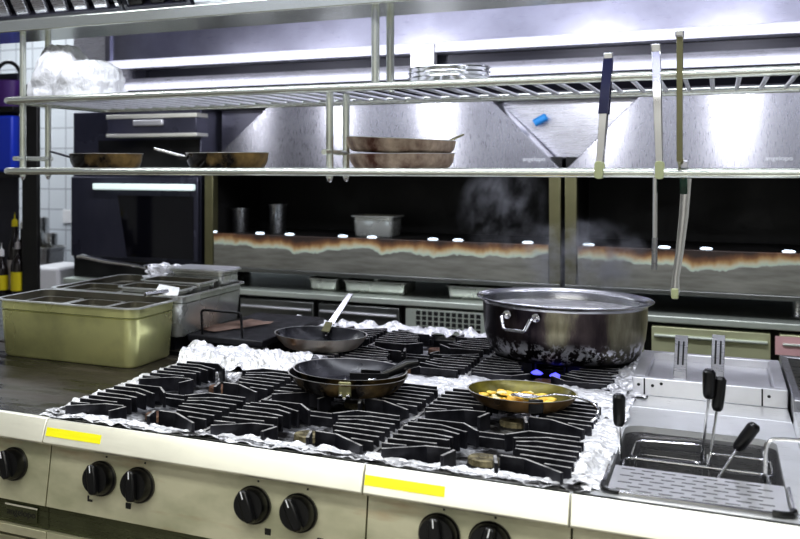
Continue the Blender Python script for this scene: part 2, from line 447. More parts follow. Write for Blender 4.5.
# --- flat-top griddle at the near end
gr = thing('griddle_range', 'greasy dark flat-top griddle unit carrying the large steel pans', 'griddle', (0, 0, 0))
X0, X1 = -2.243, -1.443
unit_body(X0, X1, 2.12, 2.915, gr, .855)
MB().box(X0, X1, 2.10, 2.915, .856, .898).build('griddle_plate', M['griddle'], gr, bevel=.003)
MB().box(X0, X1 - .0, 2.085, 2.099, .862, .893).build('front_gutter', M['soot_shade'], gr)
fascia(X0, X1, gr, M['fascia']); control_front(X0, X1, gr)
for x in (-2.05, -1.548): knob(gr, x, .772, 20)
np_ = MB().box(-1.57, -1.475, 2.084, 2.092, .634, .672).build('name_plate', M['strip'], gr, bevel=.001)
MB().box(-1.572, -1.473, 2.0825, 2.0845, .669, .673).build('plate_edge', M['fascia'], np_)
text_obj('lettering', 'angelopo', .024, M['mark'], np_, (-1.5225, 2.0835, .654), (R(90), 0, 0))

# --- four-burner range
r4 = thing('gas_range', 'wide four-burner steel gas range with a yellow sticker and four black knobs', 'gas range')
X0, X1 = -1.443, -.643
unit_body(X0, X1, 2.12, 2.915, r4, .852); hob(X0, X1, 2.086, 2.918, r4, M['deck'])
fascia(X0, X1, r4, M['fascia']); control_front(X0, X1, r4)
for x, tr in ((-1.291, 12), (-1.187, 8), (-.897, 22), (-.790, 26)): knob(r4, x, .773, tr)
for x, k in ((-1.318, 1), (-1.212, 0), (-.86, 0), (-.74, 0)): sym(r4, x, .722, k)
for x in (-1.283, -1.177, -.89, -.775): sym(r4, x, .823, 2)
def sticker(x0, x1, parent):
    MB().prism([(2.0735, .881), (2.0655, .862), (2.071, .862), (2.079, .881)], x0, x1).build('yellow_sticker', M['yellow'], parent)
sticker(-1.437, -1.281, r4)
# --- two-burner range
r2 = thing('gas_range', 'narrow two-burner steel gas range, yellow sticker beside its seam, next to the fryer', 'gas range')
X0, X1 = -.643, -.245
unit_body(X0, X1, 2.12, 2.915, r2, .852); hob(X0, X1, 2.086, 2.918, r2, M['deck'])
fascia(X0, X1, r2, M['fascia']); control_front(X0, X1, r2)
for x, tr in ((-.492, 6), (-.393, -12)): knob(r2, x, .779, tr)
for x in (-.485, -.385): sym(r2, x, .826, 2)
sticker(-.640, -.477, r2)
# --- boiling unit with baskets
fr = thing('pasta_cooker', 'steel pasta cooker with a sunken rectangular well and perforated drain shelf', 'pasta cooker')
X0, X1 = -.245, .155
unit_body(X0, X1, 2.12, 2.135, fr, .85)
b = MB()
wx0, wx1, wy0, wy1 = -.194, .113, 2.140, 2.712
outer = [(X0, 2.086), (X1, 2.086), (X1, 2.918), (X0, 2.918)]
inner = rrect(wx0, wx1, wy0, wy1, .045, 6)
def ring(mb, outer, inner, z):
    """flat plate with a hole: join each hole point to the nearest corner"""
    n = len(inner); o = [(p[0], p[1], z) for p in outer]; i = [(p[0], p[1], z) for p in inner]
    cs = {}
    k = n // 4
    # inner runs: corner1 (x1,y1), corner2 (x0,y1), corner3 (x0,y0), corner4 (x1,y0)
    oc = [2, 3, 0, 1]; fs = []
    for q in range(4):
        ids = [4 + q * k + j for j in range(k)]
        for j in range(k - 1): fs.append((oc[q], ids[j], ids[j + 1]))
        nx = 4 + ((q + 1) * k) % n
        fs.append((oc[q], ids[-1], nx, oc[(q + 1) % 4]))
    mb.add(o + i, fs)
ring(b, outer, inner, .9)
n = len(inner)
b.add([(p[0], p[1], z) for z in (.9, .885, .70) for p in inner], [(i + a * n, (i + 1) % n + a * n, (i + 1) % n + (a + 1) * n, i + (a + 1) * n) for a in (0,) for i in range(n)])
b.mat(1).add([(p[0], p[1], z) for z in (.885, .66) for p in inner], [(i, (i + 1) % n, (i + 1) % n + n, i + n) for i in range(n)] )
b.add([(p[0], p[1], .66) for p in inner], [tuple(range(n))])
b.mat(0).add([(x, y, z) for z in (.9, .85) for x, y in outer], [(0, 1, 5, 4), (1, 2, 6, 5), (2, 3, 7, 6), (3, 0, 4, 7)])
b.build('well_top', [M['deck'], M['tank']], fr)
MB().plan(rrect(wx0 + .004, wx1 - .004, wy0 + .004, wy1 - .004, .042, 6), .74, .744).build('water', M['tankdark'], fr)
MB().box(X0 + .002, X1 - .002, 2.72, 2.915, .12, .85).build('cabinet_body', M['steel'], fr)
fascia(X0, X1, fr, M['fascia']); control_front(X0, X1, fr)
for x in (-.1, .03): knob(fr, x, .779, 0)
# --- next unit, mostly past the picture's edge
fu = thing('side_tank_unit', 'steel unit at the end of the island with a raised rim dark tank', 'sink unit')
X0, X1 = .156, .956
unit_body(X0, X1, 2.12, 2.915, fu, .855)
b = MB(); b.box(X0, X1, 2.086, 2.50, .856, .9); b.box(X0, X1, 2.86, 2.918, .856, .9)
b.box(X0, X0 + .02, 2.5, 2.86, .856, .935); b.box(X1 - .05, X1, 2.5, 2.86, .856, .935)
b.box(X0, X1, 2.49, 2.52, .856, .935); b.box(X0, X1, 2.85, 2.88, .856, .935)
b.mat(1).box(X0 + .02, X1 - .05, 2.52, 2.85, .856, .86)
b.build('tank_top', [M['deck'], M['tankdark']], fu, bevel=.003)
fascia(X0, X1, fu, M['fascia']); control_front(X0, X1, fu)

# --- rear units, back to back with the front ones
rg = thing('griddle_range', 'black solid-top unit behind the griddle, under the grey tray', 'griddle')
unit_body(-2.243, -1.443, 2.925, BY, rg, .88)
MB().box(-2.243, -1.444, 2.925, BY, .88, .90).build('solid_top', M['griddle'], rg, bevel=.003)
rr4 = thing('gas_range', 'rear four-burner gas range under the copper-sided frying pan', 'gas range')
unit_body(-1.443, -.643, 2.925, BY, rr4, .852); hob(-1.443, -.643, 2.922, BY, rr4, M['deck'])
rr2 = thing('gas_range', 'rear two-burner gas range under the big steaming pot', 'gas range')
unit_body(-.643, -.245, 2.925, BY, rr2, .852); hob(-.643, -.245, 2.922, BY, rr2, M['deck'])
rf = thing('deep_fryer', 'low steel deep fryer behind the pasta cooker with a pale shiny lid', 'fryer')
X0, X1 = -.243, .155
unit_body(X0, X1, 2.925, BY, rf, .86)
MB().box(X0, X1, 2.922, 3.09, .862, .9).build('front_deck', M['deck'], rf, bevel=.002)
b = MB(); Y0, Y1 = 3.075, 3.54
b.box(-.205, .155, Y0, Y0 + .03, .90, .948); b.box(-.205, .155, Y1 - .03, Y1, .88, .948)
b.box(-.205, -.175, Y0 + .03, Y1 - .03, .88, .948); b.box(.125, .155, Y0 + .03, Y1 - .03, .88, .948)
b.build('tank_rim', M['plate'], rf, bevel=.003)
for x in (-.176, .098): MB().box(x - .0018, x + .0018, Y0 - .001, Y0 + .004, .902, .946).build('seam', M['mark'], rf)
for x in (-.19, -.156, .113, -.135): MB().lathe([(0, 0), (.004, 0), (.003, .003), (0, .0035)], 12, M4=Matrix.Translation((x, Y0 - .0005, .928 if x != -.135 else .935)) @ Matrix.Rotation(R(90), 4, 'X')).build('screw', M['mark'], rf)
MB().box(-.176, .126, Y0 + .028, Y1 - .028, .905, .925).build('tank_lid', M['plate'], rf, bevel=.006)
MB().box(X0, X1, Y1, BY, .86, .9).build('back_deck', M['deck'], rf, bevel=.002)
ft = thing('deep_fryer', 'second rear tank with black interior at the island end', 'fryer')
unit_body(.158, .75, 2.925, BY, ft, .86)
b = MB(); b.box(.160, .75, 2.95, 2.98, .86, .95); b.box(.160, .75, 3.6, 3.63, .86, .95); b.box(.160, .18, 2.98, 3.6, .86, .95); b.box(.72, .75, 2.98, 3.6, .86, .95)
b.mat(1).box(.18, .72, 2.98, 3.6, .86, .866)
b.build('tank_rim', [M['tank'], M['tankdark']], ft, bevel=.003)

# ------------------------------------------------------------------ burners (parts of their ranges) and grates (things)
CX = (-1.243, -.843, -.444)
RY = (2.285, 2.655, 3.19, 3.56)
burner0 = {}
def burner(parent, x, y, cap):
    if cap in burner0:
        s = burner0[cap].copy(); COL.objects.link(s); s.parent = parent
        for ch in burner0[cap].children:
            c = ch.copy(); COL.objects.link(c); c.parent = s
    else:
        s = MB().lathe([(0, 0), (.062, 0), (.060, .006), (.04, .008), (.034, .014), (.034, .018), (0, .018)], 36).build('burner', M['soot_shade'], parent)
        k = MB(); prof = []
        for i in range(72):
            r = .0325 if (i // 2) % 2 else .0305; a = 2 * math.pi * i / 72; prof.append((r * math.cos(a), r * math.sin(a)))
        k.plan(prof, .0175, .030)
        k.lathe([(.031, .030), (.029, .0325), (.012, .0330), (.009, .036), (0, .036)], 36)
        k.build('burner_cap', cap, s)
        burner0[cap] = s
    s.location = (x, y, .860)
    return s
for x in CX:
    for j, y in enumerate(RY):
        par = (r4 if x < -.7 else r2) if j < 2 else (rr4 if x < -.7 else rr2)
        cap = M['caprust'] if (x < -1.2 or j > 1) else M['capolive']
        b_ = burner(par, x, y, cap)

def grate_proto(label):
    g = thing('burner_grate', label, 'grate', (0, 0, 0), group='black burner grates on the island')
    z0, h, w = -.039, .039, .0075
    runs = []
    for s in (1, -1):
        runs += [[(s * .054, -.150), (s * .041, -.092)],
                 [(s * .050, -.086), (s * .100, -.090), (s * .178, -.156)],
                 [(s * .190, -.112), (s * .138, -.106)],
                 [(s * .190, -.068), (s * .085, -.060)],
                 [(s * .190, -.026), (s * .068, -.018)],
                 [(s * .190, .016), (s * .110, .018), (s * .066, .006)],
                 [(s * .190, .058), (s * .100, .062), (s * .060, .040)],
                 [(s * .190, .100), (s * .116, .106), (s * .050, .068)],
                 [(s * .178, .142), (s * .072, .146), (s * .030, .090)]]
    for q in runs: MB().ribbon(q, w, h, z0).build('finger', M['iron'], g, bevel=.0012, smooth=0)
    f = MB()
    for y in (-.166, .158): f.bar((-.192, y, -.052), (.192, y, -.052), .009, .022)
    for x in (-.192, .192): f.bar((x, -.166, -.052), (x, .158, -.052), .009, .030)
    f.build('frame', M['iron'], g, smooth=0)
    return g
gl = [['front row, grate above the rusty cap at the griddle end', 'second row, grate at the griddle end beside the foil', 'rear range, grate between the black slab and copper-sided pan', 'far corner grate of the rear range beside the black slab'],
      ['front row, middle grate above the ribbed cap', 'second row, grate under the stacked black frying pans', 'rear range, grate just past the copper-sided frying pan', 'farthest row, grate beyond the copper-sided pan'],
      ['front row, last grate before the pasta cooker', 'second row, grate under the pan of yellow food', 'rear range, grate under the near side of the big pot', 'rear range, grate under the far side of the big pot']]
g0 = None
for i, x in enumerate(CX):
    for j, y in enumerate(RY):
        lab = 'black iron burner grate: ' + gl[i][j]
        rz = 0 if j < 2 else math.pi
        if g0 is None:
            g0 = grate_proto(lab); g0.location = (x, y, .925)
        else:
            dup(g0, (x, y, .925), (0, 0, rz), lab)

# gas flames under the pot
for (x, y) in ((-.475, 3.24), (-.42, 3.22), (-.365, 3.25)):
    MB().lathe([(0, 0), (.006, .002), (.009, .010), (.006, .02), (0, .03)], 12, M4=Matrix.Translation((x, y, .896)) @ Matrix.Scale(2.0, 4, (1, 0, 0)) @ Matrix.Scale(.55, 4, (0, 0, 1))).build('flame', M['flame'], rr2)

# ------------------------------------------------------------------ aluminium foil
def crumple(x0, x1, y0, y1, hfun, amp, seed, step=.008):
    nx, ny = max(2, int((x1 - x0) / step)), max(2, int((y1 - y0) / step)); vs = []; so = Vector((seed * 7.3, seed * 3.1, 0))
    for j in range(ny + 1):
        for i in range(nx + 1):
            x = x0 + (x1 - x0) * i / nx; y = y0 + (y1 - y0) * j / ny
            p = Vector((x, y, 0))
            e = .012 * noise.noise(p * 9 + so)             # ragged outline
            xx = x + e * (1 if i in (0, nx) else .6); yy = y + .010 * noise.noise(p * 11 + so * 2)
            n = 0; a = 1; f = 16
            for o in range(4):
                n += a * abs(noise.noise(p * f + so)); a *= .55; f *= 2.1
            vs.append((xx, yy, hfun(x, y) + amp * (n - .35)))
    w = nx + 1
    return MB().add(vs, [(j * w + i, j * w + i + 1, j * w + w + i + 1, j * w + w + i) for j in range(ny) for i in range(nx)])
def liner_h(x0, x1, y0, y1):
    def h(x, y):
        d = min(x - x0, x1 - x, y - y0, y1 - y)
        if d < .012: return .904 - .003 * max(0, (.004 - d) / .004)
        t = min(1, (d - .012) / .05); return .905 - .034 * t * t * (3 - 2 * t)
    return h
def foil(name, label, x0, x1, y0, y1, seed, amp=.008, h=None, m='foildirty', step=.009):
    o = crumple(x0, x1, y0, y1, h or liner_h(x0, x1, y0, y1), amp, seed, step).build(name, M[m], smooth=22)
    return tag(o, label, 'foil')
foil('foil_liner', 'crumpled scorched foil lining the four-burner front range', -1.468, -.652, 2.103, 2.82, 1)
foil('foil_liner', 'crumpled scorched foil lining the two-burner front range', -.648, -.228, 2.103, 2.84, 2)
foil('foil_liner', 'scorched foil lining the rear range under the copper-sided pan', -1.455, -.652, 3.02, 3.80, 3)
foil('foil_liner', 'scorched foil lining the rear range under the big pot', -.648, -.225, 3.02, 3.80, 4)
def ridge(yc, hw, top, lo=.895, xe=None):
    def h(x, y):
        d = abs(y - yc) / hw; v = max(0, 1 - d ** 2.2)
        k = 1
        if xe: k = max(0, min(1, (xe - x) / .10))
        return lo + (top - lo) * v * k + .003
    return h
foil('foil_strip', 'bright crumpled foil heaped by the black slab behind the front range', -1.475, -1.06, 2.80, 3.04, 5, .036, ridge(2.93, .12, .945), 'foil', .008)
foil('foil_strip', 'flat bright foil between front and rear ranges, beside stacked black frying pans', -1.07, -.64, 2.80, 3.03, 6, .014, ridge(2.91, .12, .912), 'foil')
foil('foil_strip', 'bright foil between the ranges, in front of the big pot', -.65, -.215, 2.80, 3.08, 7, .016, ridge(2.93, .15, .915), 'foil')
foil('foil_edging', 'bright crumpled foil edging along the pasta cooker side', -.272, -.196, 2.125, 3.02, 8, .020, lambda x, y: .902 + .006 * max(0, 1 - abs(x + .235) / .04), 'foil', .007)
foil('foil_edging', 'crumpled foil bunched beside the big pot and the deep fryer', -.275, -.170, 3.02, 3.56, 9, .030, lambda x, y: .905 + .035 * max(0, 1 - abs(x + .222) / .055) * max(0, 1 - abs(y - 3.34) / .3), 'foil', .008)
foil('foil_edging', 'bright foil folded over the front edge of the four-burner range', -1.478, -.648, 2.096, 2.150, 10, .014, lambda x, y: .903, 'foil', .006)
foil('foil_edging', 'bright foil folded over the front edge of the two-burner range', -.655, -.215, 2.096, 2.150, 11, .016, lambda x, y: .903, 'foil', .006)
foil('foil_strip', 'pale crumpled foil along the far edge of the rear range', -1.46, -.66, 3.72, 3.815, 12, .030, lambda x, y: .910 + .016 * max(0, 1 - abs(y - 3.77) / .05), 'foil', .008)
foil('foil_edging', 'crumpled foil edge against the griddle plate', -1.482, -1.425, 2.12, 2.86, 13, .014, lambda x, y: .902, 'foil', .006)

# ------------------------------------------------------------------ pots and pans
def steep_profile(r, h, t=.004):
    return [(0, 0), (r * .84, 0), (r * .90, .004), (r * .97, h * .45), (r, h), (r + .002, h + .002), (r - t, h + .001), (r * .96 - t, h * .45 + .001), (r * .88 - t, t + .004), (r * .82, t), (0, t)]
def pan_profile(r, h, t=.003):
    return [(0, 0), (r * .76, 0), (r * .80, .003), (r * .93, h * .55), (r, h), (r + .0015, h + .0015), (r - t, h + .001), (r * .93 - t, h * .55 + .001), (r * .79 - t, t + .004), (r * .74, t), (0, t)]
def frying_pan(name, label, loc, r, h, out, lin, rot=(0, 0, 0), seg=64, prof=pan_profile):
    p = thing(name, label, 'frying pan', loc, rot)
    MB().lathe(prof(r, h), seg, mats=[0, 0, 0, 0, 1, 1, 2, 2, 2, 2]).build('pan_body', [out, M['panrim'], lin], p)
    return p
def flat_handle(parent, a, b, w0, w1, t, mat, name='handle', bend=None):
    """flat strip handle from a to b"""
    A, B = Vector(a), Vector(b); pts = [A, bend and Vector(bend) or (A + B) / 2, B]; pts = [p for p in pts]
    d = (B - A).normalized(); side = d.cross(Vector((0, 0, 1))).normalized(); up = side.cross(d)
    vs = []
    for i, p in enumerate(pts):
        w = w0 + (w1 - w0) * i / (len(pts) - 1)
        for s in (-1, 1):
            for u in (-1, 1): vs.append(p + side * s * w / 2 + up * u * t / 2)
    fs = [(0, 1, 3, 2)]
    for i in range(len(pts) - 1):
        q, k = i * 4, i * 4 + 4
        fs += [(q, k, k + 1, q + 1), (q + 2, q + 3, k + 3, k + 2), (q + 1, k + 1, k + 3, q + 3), (q, q + 2, k + 2, k)]
    e = (len(pts) - 1) * 4; fs.append((e, e + 2, e + 3, e + 1))
    return MB().add(vs, fs).build(name, mat, parent, bevel=.0025)
def rivet(parent, p, r=.0045):
    MB().lathe([(0, -r * .7), (r * .8, -r * .5), (r, 0), (r * .8, r * .5), (0, r * .7)], 14, p).build('rivet', M['chrome'], parent)

# copper-sided pan at the back
p1 = frying_pan('frying_pan', 'shallow frying pan with scorched copper-coloured side and upright steel handle', (-1.146, 3.225, .926), .150, .043, M['copperpan'], M['nonstick'])
flat_handle(p1, (-.022, .128, .040), (.002, .310, .140), .026, .022, .004, M['chrome'])
flat_handle(p1, (-.024, .112, .030), (-.020, .146, .060), .030, .028, .004, M['olive'], 'bracket')
for d in (-.010, .006): rivet(p1, (-.024 + d, .126, .026))
rivet(p1, (-.022, .118, .018))
# stacked pair
p2 = frying_pan('frying_pan', 'lower of two stacked black frying pans, brown burnt outside', (-.866, 2.645, .926), .156, .042, M['brownpan'], M['nonstick'])
b = MB().box(-.016, .016, -.1535, -.1475, .012, .050); b.build('bracket', M['olive'], p2, bevel=.003, rot=(0, 0, R(16)))
for dx, dz in ((-.009, .018), (.009, .018), (0, .010)): rivet(p2, (.043 + dx, -.1535 + dx * .3, dz), .0055)
p2b = frying_pan('frying_pan', 'upper of two stacked black frying pans, holding a black spatula', (-.862, 2.655, .9345), .149, .043, M['brownpan'], M['nonstick'])
b = MB().box(-.012, .012, -.141, -.135, .010, .046); b.build('bracket', M['steel'], p2b, bevel=.003, rot=(0, 0, R(42)))
rivet(p2b, (.092, -.102, .034), .006); rivet(p2b, (-.02, .02, .008), .006)
sp = thing('spatula', 'black spatula lying in the upper stacked frying pan over its rim', 'spatula', (-.862, 2.655, .9345), (0, 0, R(18)))
MB().ribbon([(.0, -.012), (.05, -.014), (.10, -.004), (.10, .03), (.03, .04)], .003, .03, .006).build('blade', M['black'], sp, bevel=.001)
MB().tube([(.085, .01, .028), (.125, .008, .046), (.150, .010, .060), (.178, .014, .064)], [.011, .013, .014, .010], 12).build('handle', M['black'], sp)
# pan of food
p3 = frying_pan('frying_pan', 'frying pan with golden lining holding scrambled yellow food', (-.430, 2.687, .926), .129, .033, M['goldout'], M['goldpan'])
b = MB().box(-.017, .017, -.1265, -.1205, .006, .040); b.build('bracket', M['black'], p3, bevel=.003, rot=(0, 0, R(24)))
fd = []
for k in range(120):
    a = rnd.uniform(0, 6.283); rr = .096 * math.sqrt(rnd.random()); fx, fy = rr * math.cos(a) * .9 - .012, rr * math.sin(a) + .012
    s = rnd.uniform(.005, .012)
    bm_ = bmesh.new(); bmesh.ops.create_icosphere(bm_, subdivisions=2, radius=1)
    mb = MB(); vs = []
    for v in bm_.verts:
        q = v.co.copy(); q *= 1 + .35 * noise.noise(q * 2.1 + Vector((k * 5.1, 0, 0)))
        vs.append((q.x * s * 1.25, q.y * s, max(q.z * s * .55, -.004)))
    mb.add(vs, [[v.index for v in f.verts] for f in bm_.faces]); bm_.free()
    fd.append((mb, fx, fy, k))
allf = MB()
for mb, fx, fy, k in fd:
    allf.mat(1 if k % 6 == 0 else 0); allf.add([(x + fx, y + fy, z + .009) for x, y, z in mb.v], mb.f)
fo = allf.build('scrambled_food', [M['food'], M['foodlite']], smooth=60, loc=(-.430, 2.687, .926))
tag(fo, 'orange and yellow scrambled food frying in the golden pan', 'food', kind='stuff')
sn = thing('spoon', 'steel spoon in the pan of yellow food, hooked handle hanging over its rim', 'spoon', (-.430, 2.687, .926))
MB().tube([(.030, -.030, .024), (.085, -.040, .041), (.135, -.058, .044), (.168, -.078, .040), (.186, -.100, .030), (.184, -.116, .014), (.172, -.120, .004)], .0032, 10).build('handle', M['chrome'], sn)
MB().lathe([(0, .0), (.016, .003), (.026, .010), (.027, .012), (.016, .005), (0, .003)], 24, M4=Matrix.Translation((.012, -.025, .016)) @ Matrix.Scale(1.25, 4, (1, 0, 0))).build('bowl', M['chrome'], sn)

# big pot
pot = thing('stock_pot', 'large wide scorched steel pot of steaming liquid on the rear burners', 'pot', (-.425, 3.43, .926))
pr = [(0, 0), (.185, 0), (.208, .006), (.226, .030), (.238, .07), (.243, .12), (.244, .165), (.247, .172), (.262, .180), (.2635, .183), (.261, .185), (.246, .178), (.241, .170), (.239, .12), (.234, .07), (.222, .034), (.20, .008), (0, .006)]
MB().lathe(pr, 96, mats=[0] * 6 + [1] * 5 + [1] * 6).build('pot_body', [M['potsteel'], M['potlip']], pot)
for sgn, ang in ((1, 248), (1, 68)):
    a = R(ang); ca, sa = math.cos(a), math.sin(a)
    def hp(u, out, z):   # u sideways, out radial
        return (ca * (.243 + out) - sa * u, sa * (.243 + out) + ca * u, z)
    MB().tube([hp(-.048, -.003, .146), hp(-.050, .020, .147), hp(-.048, .032, .143), hp(-.036, .040, .112), hp(-.028, .040, .108), hp(.028, .040, .108), hp(.036, .040, .112), hp(.048, .032, .143), hp(.050, .020, .147), hp(.048, -.003, .146)], .0055, 10).build('handle', M['chrome'], pot)
    for u in (-.048, .048): MB().lathe([(0, -.004), (.012, -.003), (.014, 0), (.012, .003), (0, .004)], 16, M4=Matrix.Translation(hp(u, .002, .146)) @ Matrix.Rotation(a, 4, 'Z') @ Matrix.Rotation(R(90), 4, 'Y')).build('handle_plate', M['chrome'], pot)
pot.scale = (.978, .978, 1)
MB().lathe([(0, .150), (.2385, .150), (.2385, .146), (0, .146)], 64).build('liquid', M['broth'], pot)

# ------------------------------------------------------------------ gastro pans on the griddle
def gastro(name, label, cat, x0, x1, y0, y1, z0, z1, mat, rim=.012, taper=.012, r=.05, group=None):
    cx, cy = (x0 + x1) / 2, (y0 + y1) / 2
    g = thing(name, label, cat, (cx, cy, z0), group=group)
    w, d, h = (x1 - x0) / 2, (y1 - y0) / 2, z1 - z0
    loops = [(taper + rim + .006, 0), (taper + rim, .008), (rim + .003, h * .80), (rim + .010, h * .806), (rim + .010, h * .822), (rim + .002, h * .830), (rim + .002, h - .006), (0, h - .004), (0, h), (rim + .003, h), (rim + .004, h * .84), (rim + .013, h * .80), (taper + rim + .003, .010), (taper + rim + .009, .002)]
    b = MB(); n = None; L = []
    for ins, z in loops:
        rr = max(r - ins * .6, .008); q = rrect(-w + ins, w - ins, -d + ins, d - ins, rr, 5); n = len(q); L += [(p[0], p[1], z) for p in q]
    fs = [tuple(range(n - 1, -1, -1))]
    for a in range(len(loops) - 1):
        for i in range(n): fs.append((a * n + i, a * n + (i + 1) % n, (a + 1) * n + (i + 1) % n, (a + 1) * n + i))
    e = (len(loops) - 1) * n; fs.append(tuple(e + i for i in range(n)))
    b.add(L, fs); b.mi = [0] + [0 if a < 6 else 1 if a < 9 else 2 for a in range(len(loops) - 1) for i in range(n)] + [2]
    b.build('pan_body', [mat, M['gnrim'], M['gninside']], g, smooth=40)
    return g, w, d, h
def fill(g, w, d, z, mat, ins=.022):
    MB().plan(rrect(-w + ins, w - ins, -d + ins, d - ins, .03, 4), z - .004, z).build('contents', mat, g)
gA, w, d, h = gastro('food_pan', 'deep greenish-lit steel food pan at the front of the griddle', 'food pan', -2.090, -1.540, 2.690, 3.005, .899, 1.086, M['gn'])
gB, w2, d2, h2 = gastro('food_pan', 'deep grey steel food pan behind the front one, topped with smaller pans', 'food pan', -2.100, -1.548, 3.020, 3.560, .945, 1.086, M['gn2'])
MB().box(-2.06, -1.60, 3.06, 3.52, .9005, .9445).build('shade_block', M['slab'], smooth=0)  # added support, also standing for the dark shade under the rear pan
tag(bpy.data.objects['shade_block'], 'low black block added for the shade under the rear grey food pan', 'block')
k = 0
for (x0, x1, y0, y1, z1, lab, m, c) in (
        (-2.065, -1.900, 2.705, 2.985, 1.064, 'first small steel insert pan in the front tray, farthest from the range', 'gn2', 'sauce'),
        (-1.895, -1.735, 2.705, 2.985, 1.064, 'middle small steel insert pan in the front tray', 'gn2', 'sauce'),
        (-1.730, -1.565, 2.705, 2.985, 1.066, 'small steel insert pan in the front tray, beside the clear scraper', 'gn2', 'cream'),
        (-2.075, -1.830, 3.040, 3.280, 1.080, 'pale sauce insert pan in the rear tray, near the ladle', 'gn2', 'cream'),
        (-1.825, -1.570, 3.040, 3.190, 1.104, 'small shallow insert pan in the rear tray, closest to front tray', 'gn2', 'cream'),
        (-1.825, -1.570, 3.200, 3.360, 1.112, 'small shallow insert pan in the rear tray, second from the front', 'gn2', 'sauce'),
        (-1.800, -1.560, 3.370, 3.545, 1.138, 'small lidded steel pan highest on the rear tray, at the far corner', 'gn2', None)):
    g, a, b_, hh = gastro('insert_pan', lab, 'insert pan', x0, x1, y0, y1, z1 - .10, z1, M[m], .010, .006, .03)
    if c: fill(g, a, b_, hh - .035, M[c], .018)
    else: MB().plan(rrect(-a + .006, a - .006, -b_ + .006, b_ - .006, .025, 4), hh, hh + .004).build('lid', M['plate'], g, bevel=.0015)
scr = thing('scraper', 'shiny folded steel scraper resting on the corner of the front food pan', 'scraper', (-1.575, 2.96, 1.098), (0, 0, R(25)))
MB().add([(-.045, -.02, 0), (.035, -.025, .0), (.04, .02, .02), (-.03, .03, .03), (-.045, -.02, .003), (.035, -.025, .003), (.04, .02, .023), (-.03, .03, .033)], [(3, 2, 1, 0), (4, 5, 6, 7), (0, 1, 5, 4), (1, 2, 6, 5), (2, 3, 7, 6), (3, 0, 4, 7)]).build('blade', M['gn2'], scr, bevel=.001)
MB().tube([(.0, .0, .012), (-.07, -.05, .008)], .008, 10).build('handle', M['chrome'], scr)
# ladle and ice-white crumple
ld = thing('ladle', 'long steel ladle lying across the rear trays', 'ladle', (-2.05, 3.56, 1.118))
MB().tube([(-.30, .05, .022), (-.27, .045, .026), (-.14, .02, .012), (.02, 0, .002), (.06, 0, -.006)], [.006, .009, .008, .007, .006], 10).build('handle', M['chrome'], ld)
MB().lathe([(0, -.03), (.025, -.025), (.038, -.004), (.039, 0), (.035, -.002), (.023, -.022), (0, -.027)], 28, (.09, 0, .01)).build('bowl', M['chrome'], ld)
def blob(name, label, cat, c, size, seed, mat, peaks=None, amp=.25, sub=4):
    bm_ = bmesh.new(); bmesh.ops.create_icosphere(bm_, subdivisions=sub, radius=1); vs = []
    for v in bm_.verts:
        q = v.co.copy(); so = Vector((seed * 3.7, seed, 0))
        n = sum(.5 ** o * abs(noise.noise(q * (1.7 * 2.1 ** o) + so)) for o in range(4))
        q *= 1 + amp * (n - .5)
        z = q.z
        if peaks: z = z * peaks(q.x) if z > 0 else z
        vs.append((q.x * size[0], q.y * size[1], max(z, -.25) * size[2] + .25 * size[2]))
    mb = MB().add(vs, [[v.index for v in f.verts] for f in bm_.faces]); bm_.free()
    return tag(mb.build(name, mat, smooth=25, loc=c), label, cat)
blob('foil_ball', 'loose pile of white crumpled foil on the rear trays', 'foil', (-1.845, 3.46, 1.092), (.085, .07, .045), 3, M['foil'], amp=.9)
# black slab with wire handle
sl = thing('griddle_plate', 'removable black griddle slab with a bent wire handle', 'griddle plate', (0, 0, 0))
MB().box(-1.575, -1.300, 3.10, 3.70, .9265, .950).build('slab', M['slab'], sl, bevel=.004)
MB().tube([(-1.530, 3.125, .948), (-1.530, 3.120, 1.020)] + [(-1.530 + .012 * (1 - math.cos(t)), 3.118, 1.022 + .012 * math.sin(t)) for t in (0, .5, 1, 1.57)] + [(-1.392, 3.112, 1.034)] + [(-1.392 + .012 * math.sin(t), 3.111, 1.022 + .012 * math.cos(t)) for t in (0.3, .8, 1.3, 1.57)] + [(-1.380, 3.112, 1.02), (-1.380, 3.118, .948)], .0042, 8).build('wire_handle', M['black'], sl)
cb = thing('cardboard_scrap', 'greasy brown card scrap lying on the black slab', 'cardboard', (-1.50, 3.33, .9505), (0, 0, R(-20)))
crumple(-.07, .05, -.15, .15, lambda x, y: .004, .006, 21, .012).build('card', M['cardboard'], cb)

# ------------------------------------------------------------------ pasta cooker contents
dp = thing('drain_shelf', 'perforated steel drain shelf lying over the front of the well', 'drain shelf')
b = MB(); Ay, By_, za, zb = 2.128, 2.314, .9035, .9035
b.box(-.186, .110, Ay, By_, .9015, .9045)
b.mat(1)
for rI in range(7):
    y = Ay + .016 + rI * .0245
    for cI in range(8):
        x = -.172 + cI * .0365 + (.018 if rI % 2 else 0)
        if x + .024 < .106: b.box(x, x + .024, y, y + .0042, .9040, .9049)
b.build('perforated_plate', [M['plate'], M['mark']], dp, smooth=0)
MB().tube([(-.196, 2.30, .905), (-.196, 2.14, .905), (-.192, 2.124, .905), (-.180, 2.119, .905), (.098, 2.119, .905), (.112, 2.124, .905), (.117, 2.14, .905), (.117, 2.30, .905)], .004, 8).build('wire_frame', M['chrome'], dp)
MB().tube([(-.196, 2.175, .906), (-.196, 2.14, .906), (-.192, 2.124, .906), (-.180, 2.119, .906), (-.165, 2.119, .906)], .005, 8).build('black_sleeve', M['black'], dp)
MB().tube([(.083, 2.119, .906), (.098, 2.119, .906), (.112, 2.124, .906), (.117, 2.14, .906), (.117, 2.150, .906)], .0065, 8).build('black_sleeve', M['black'], dp)

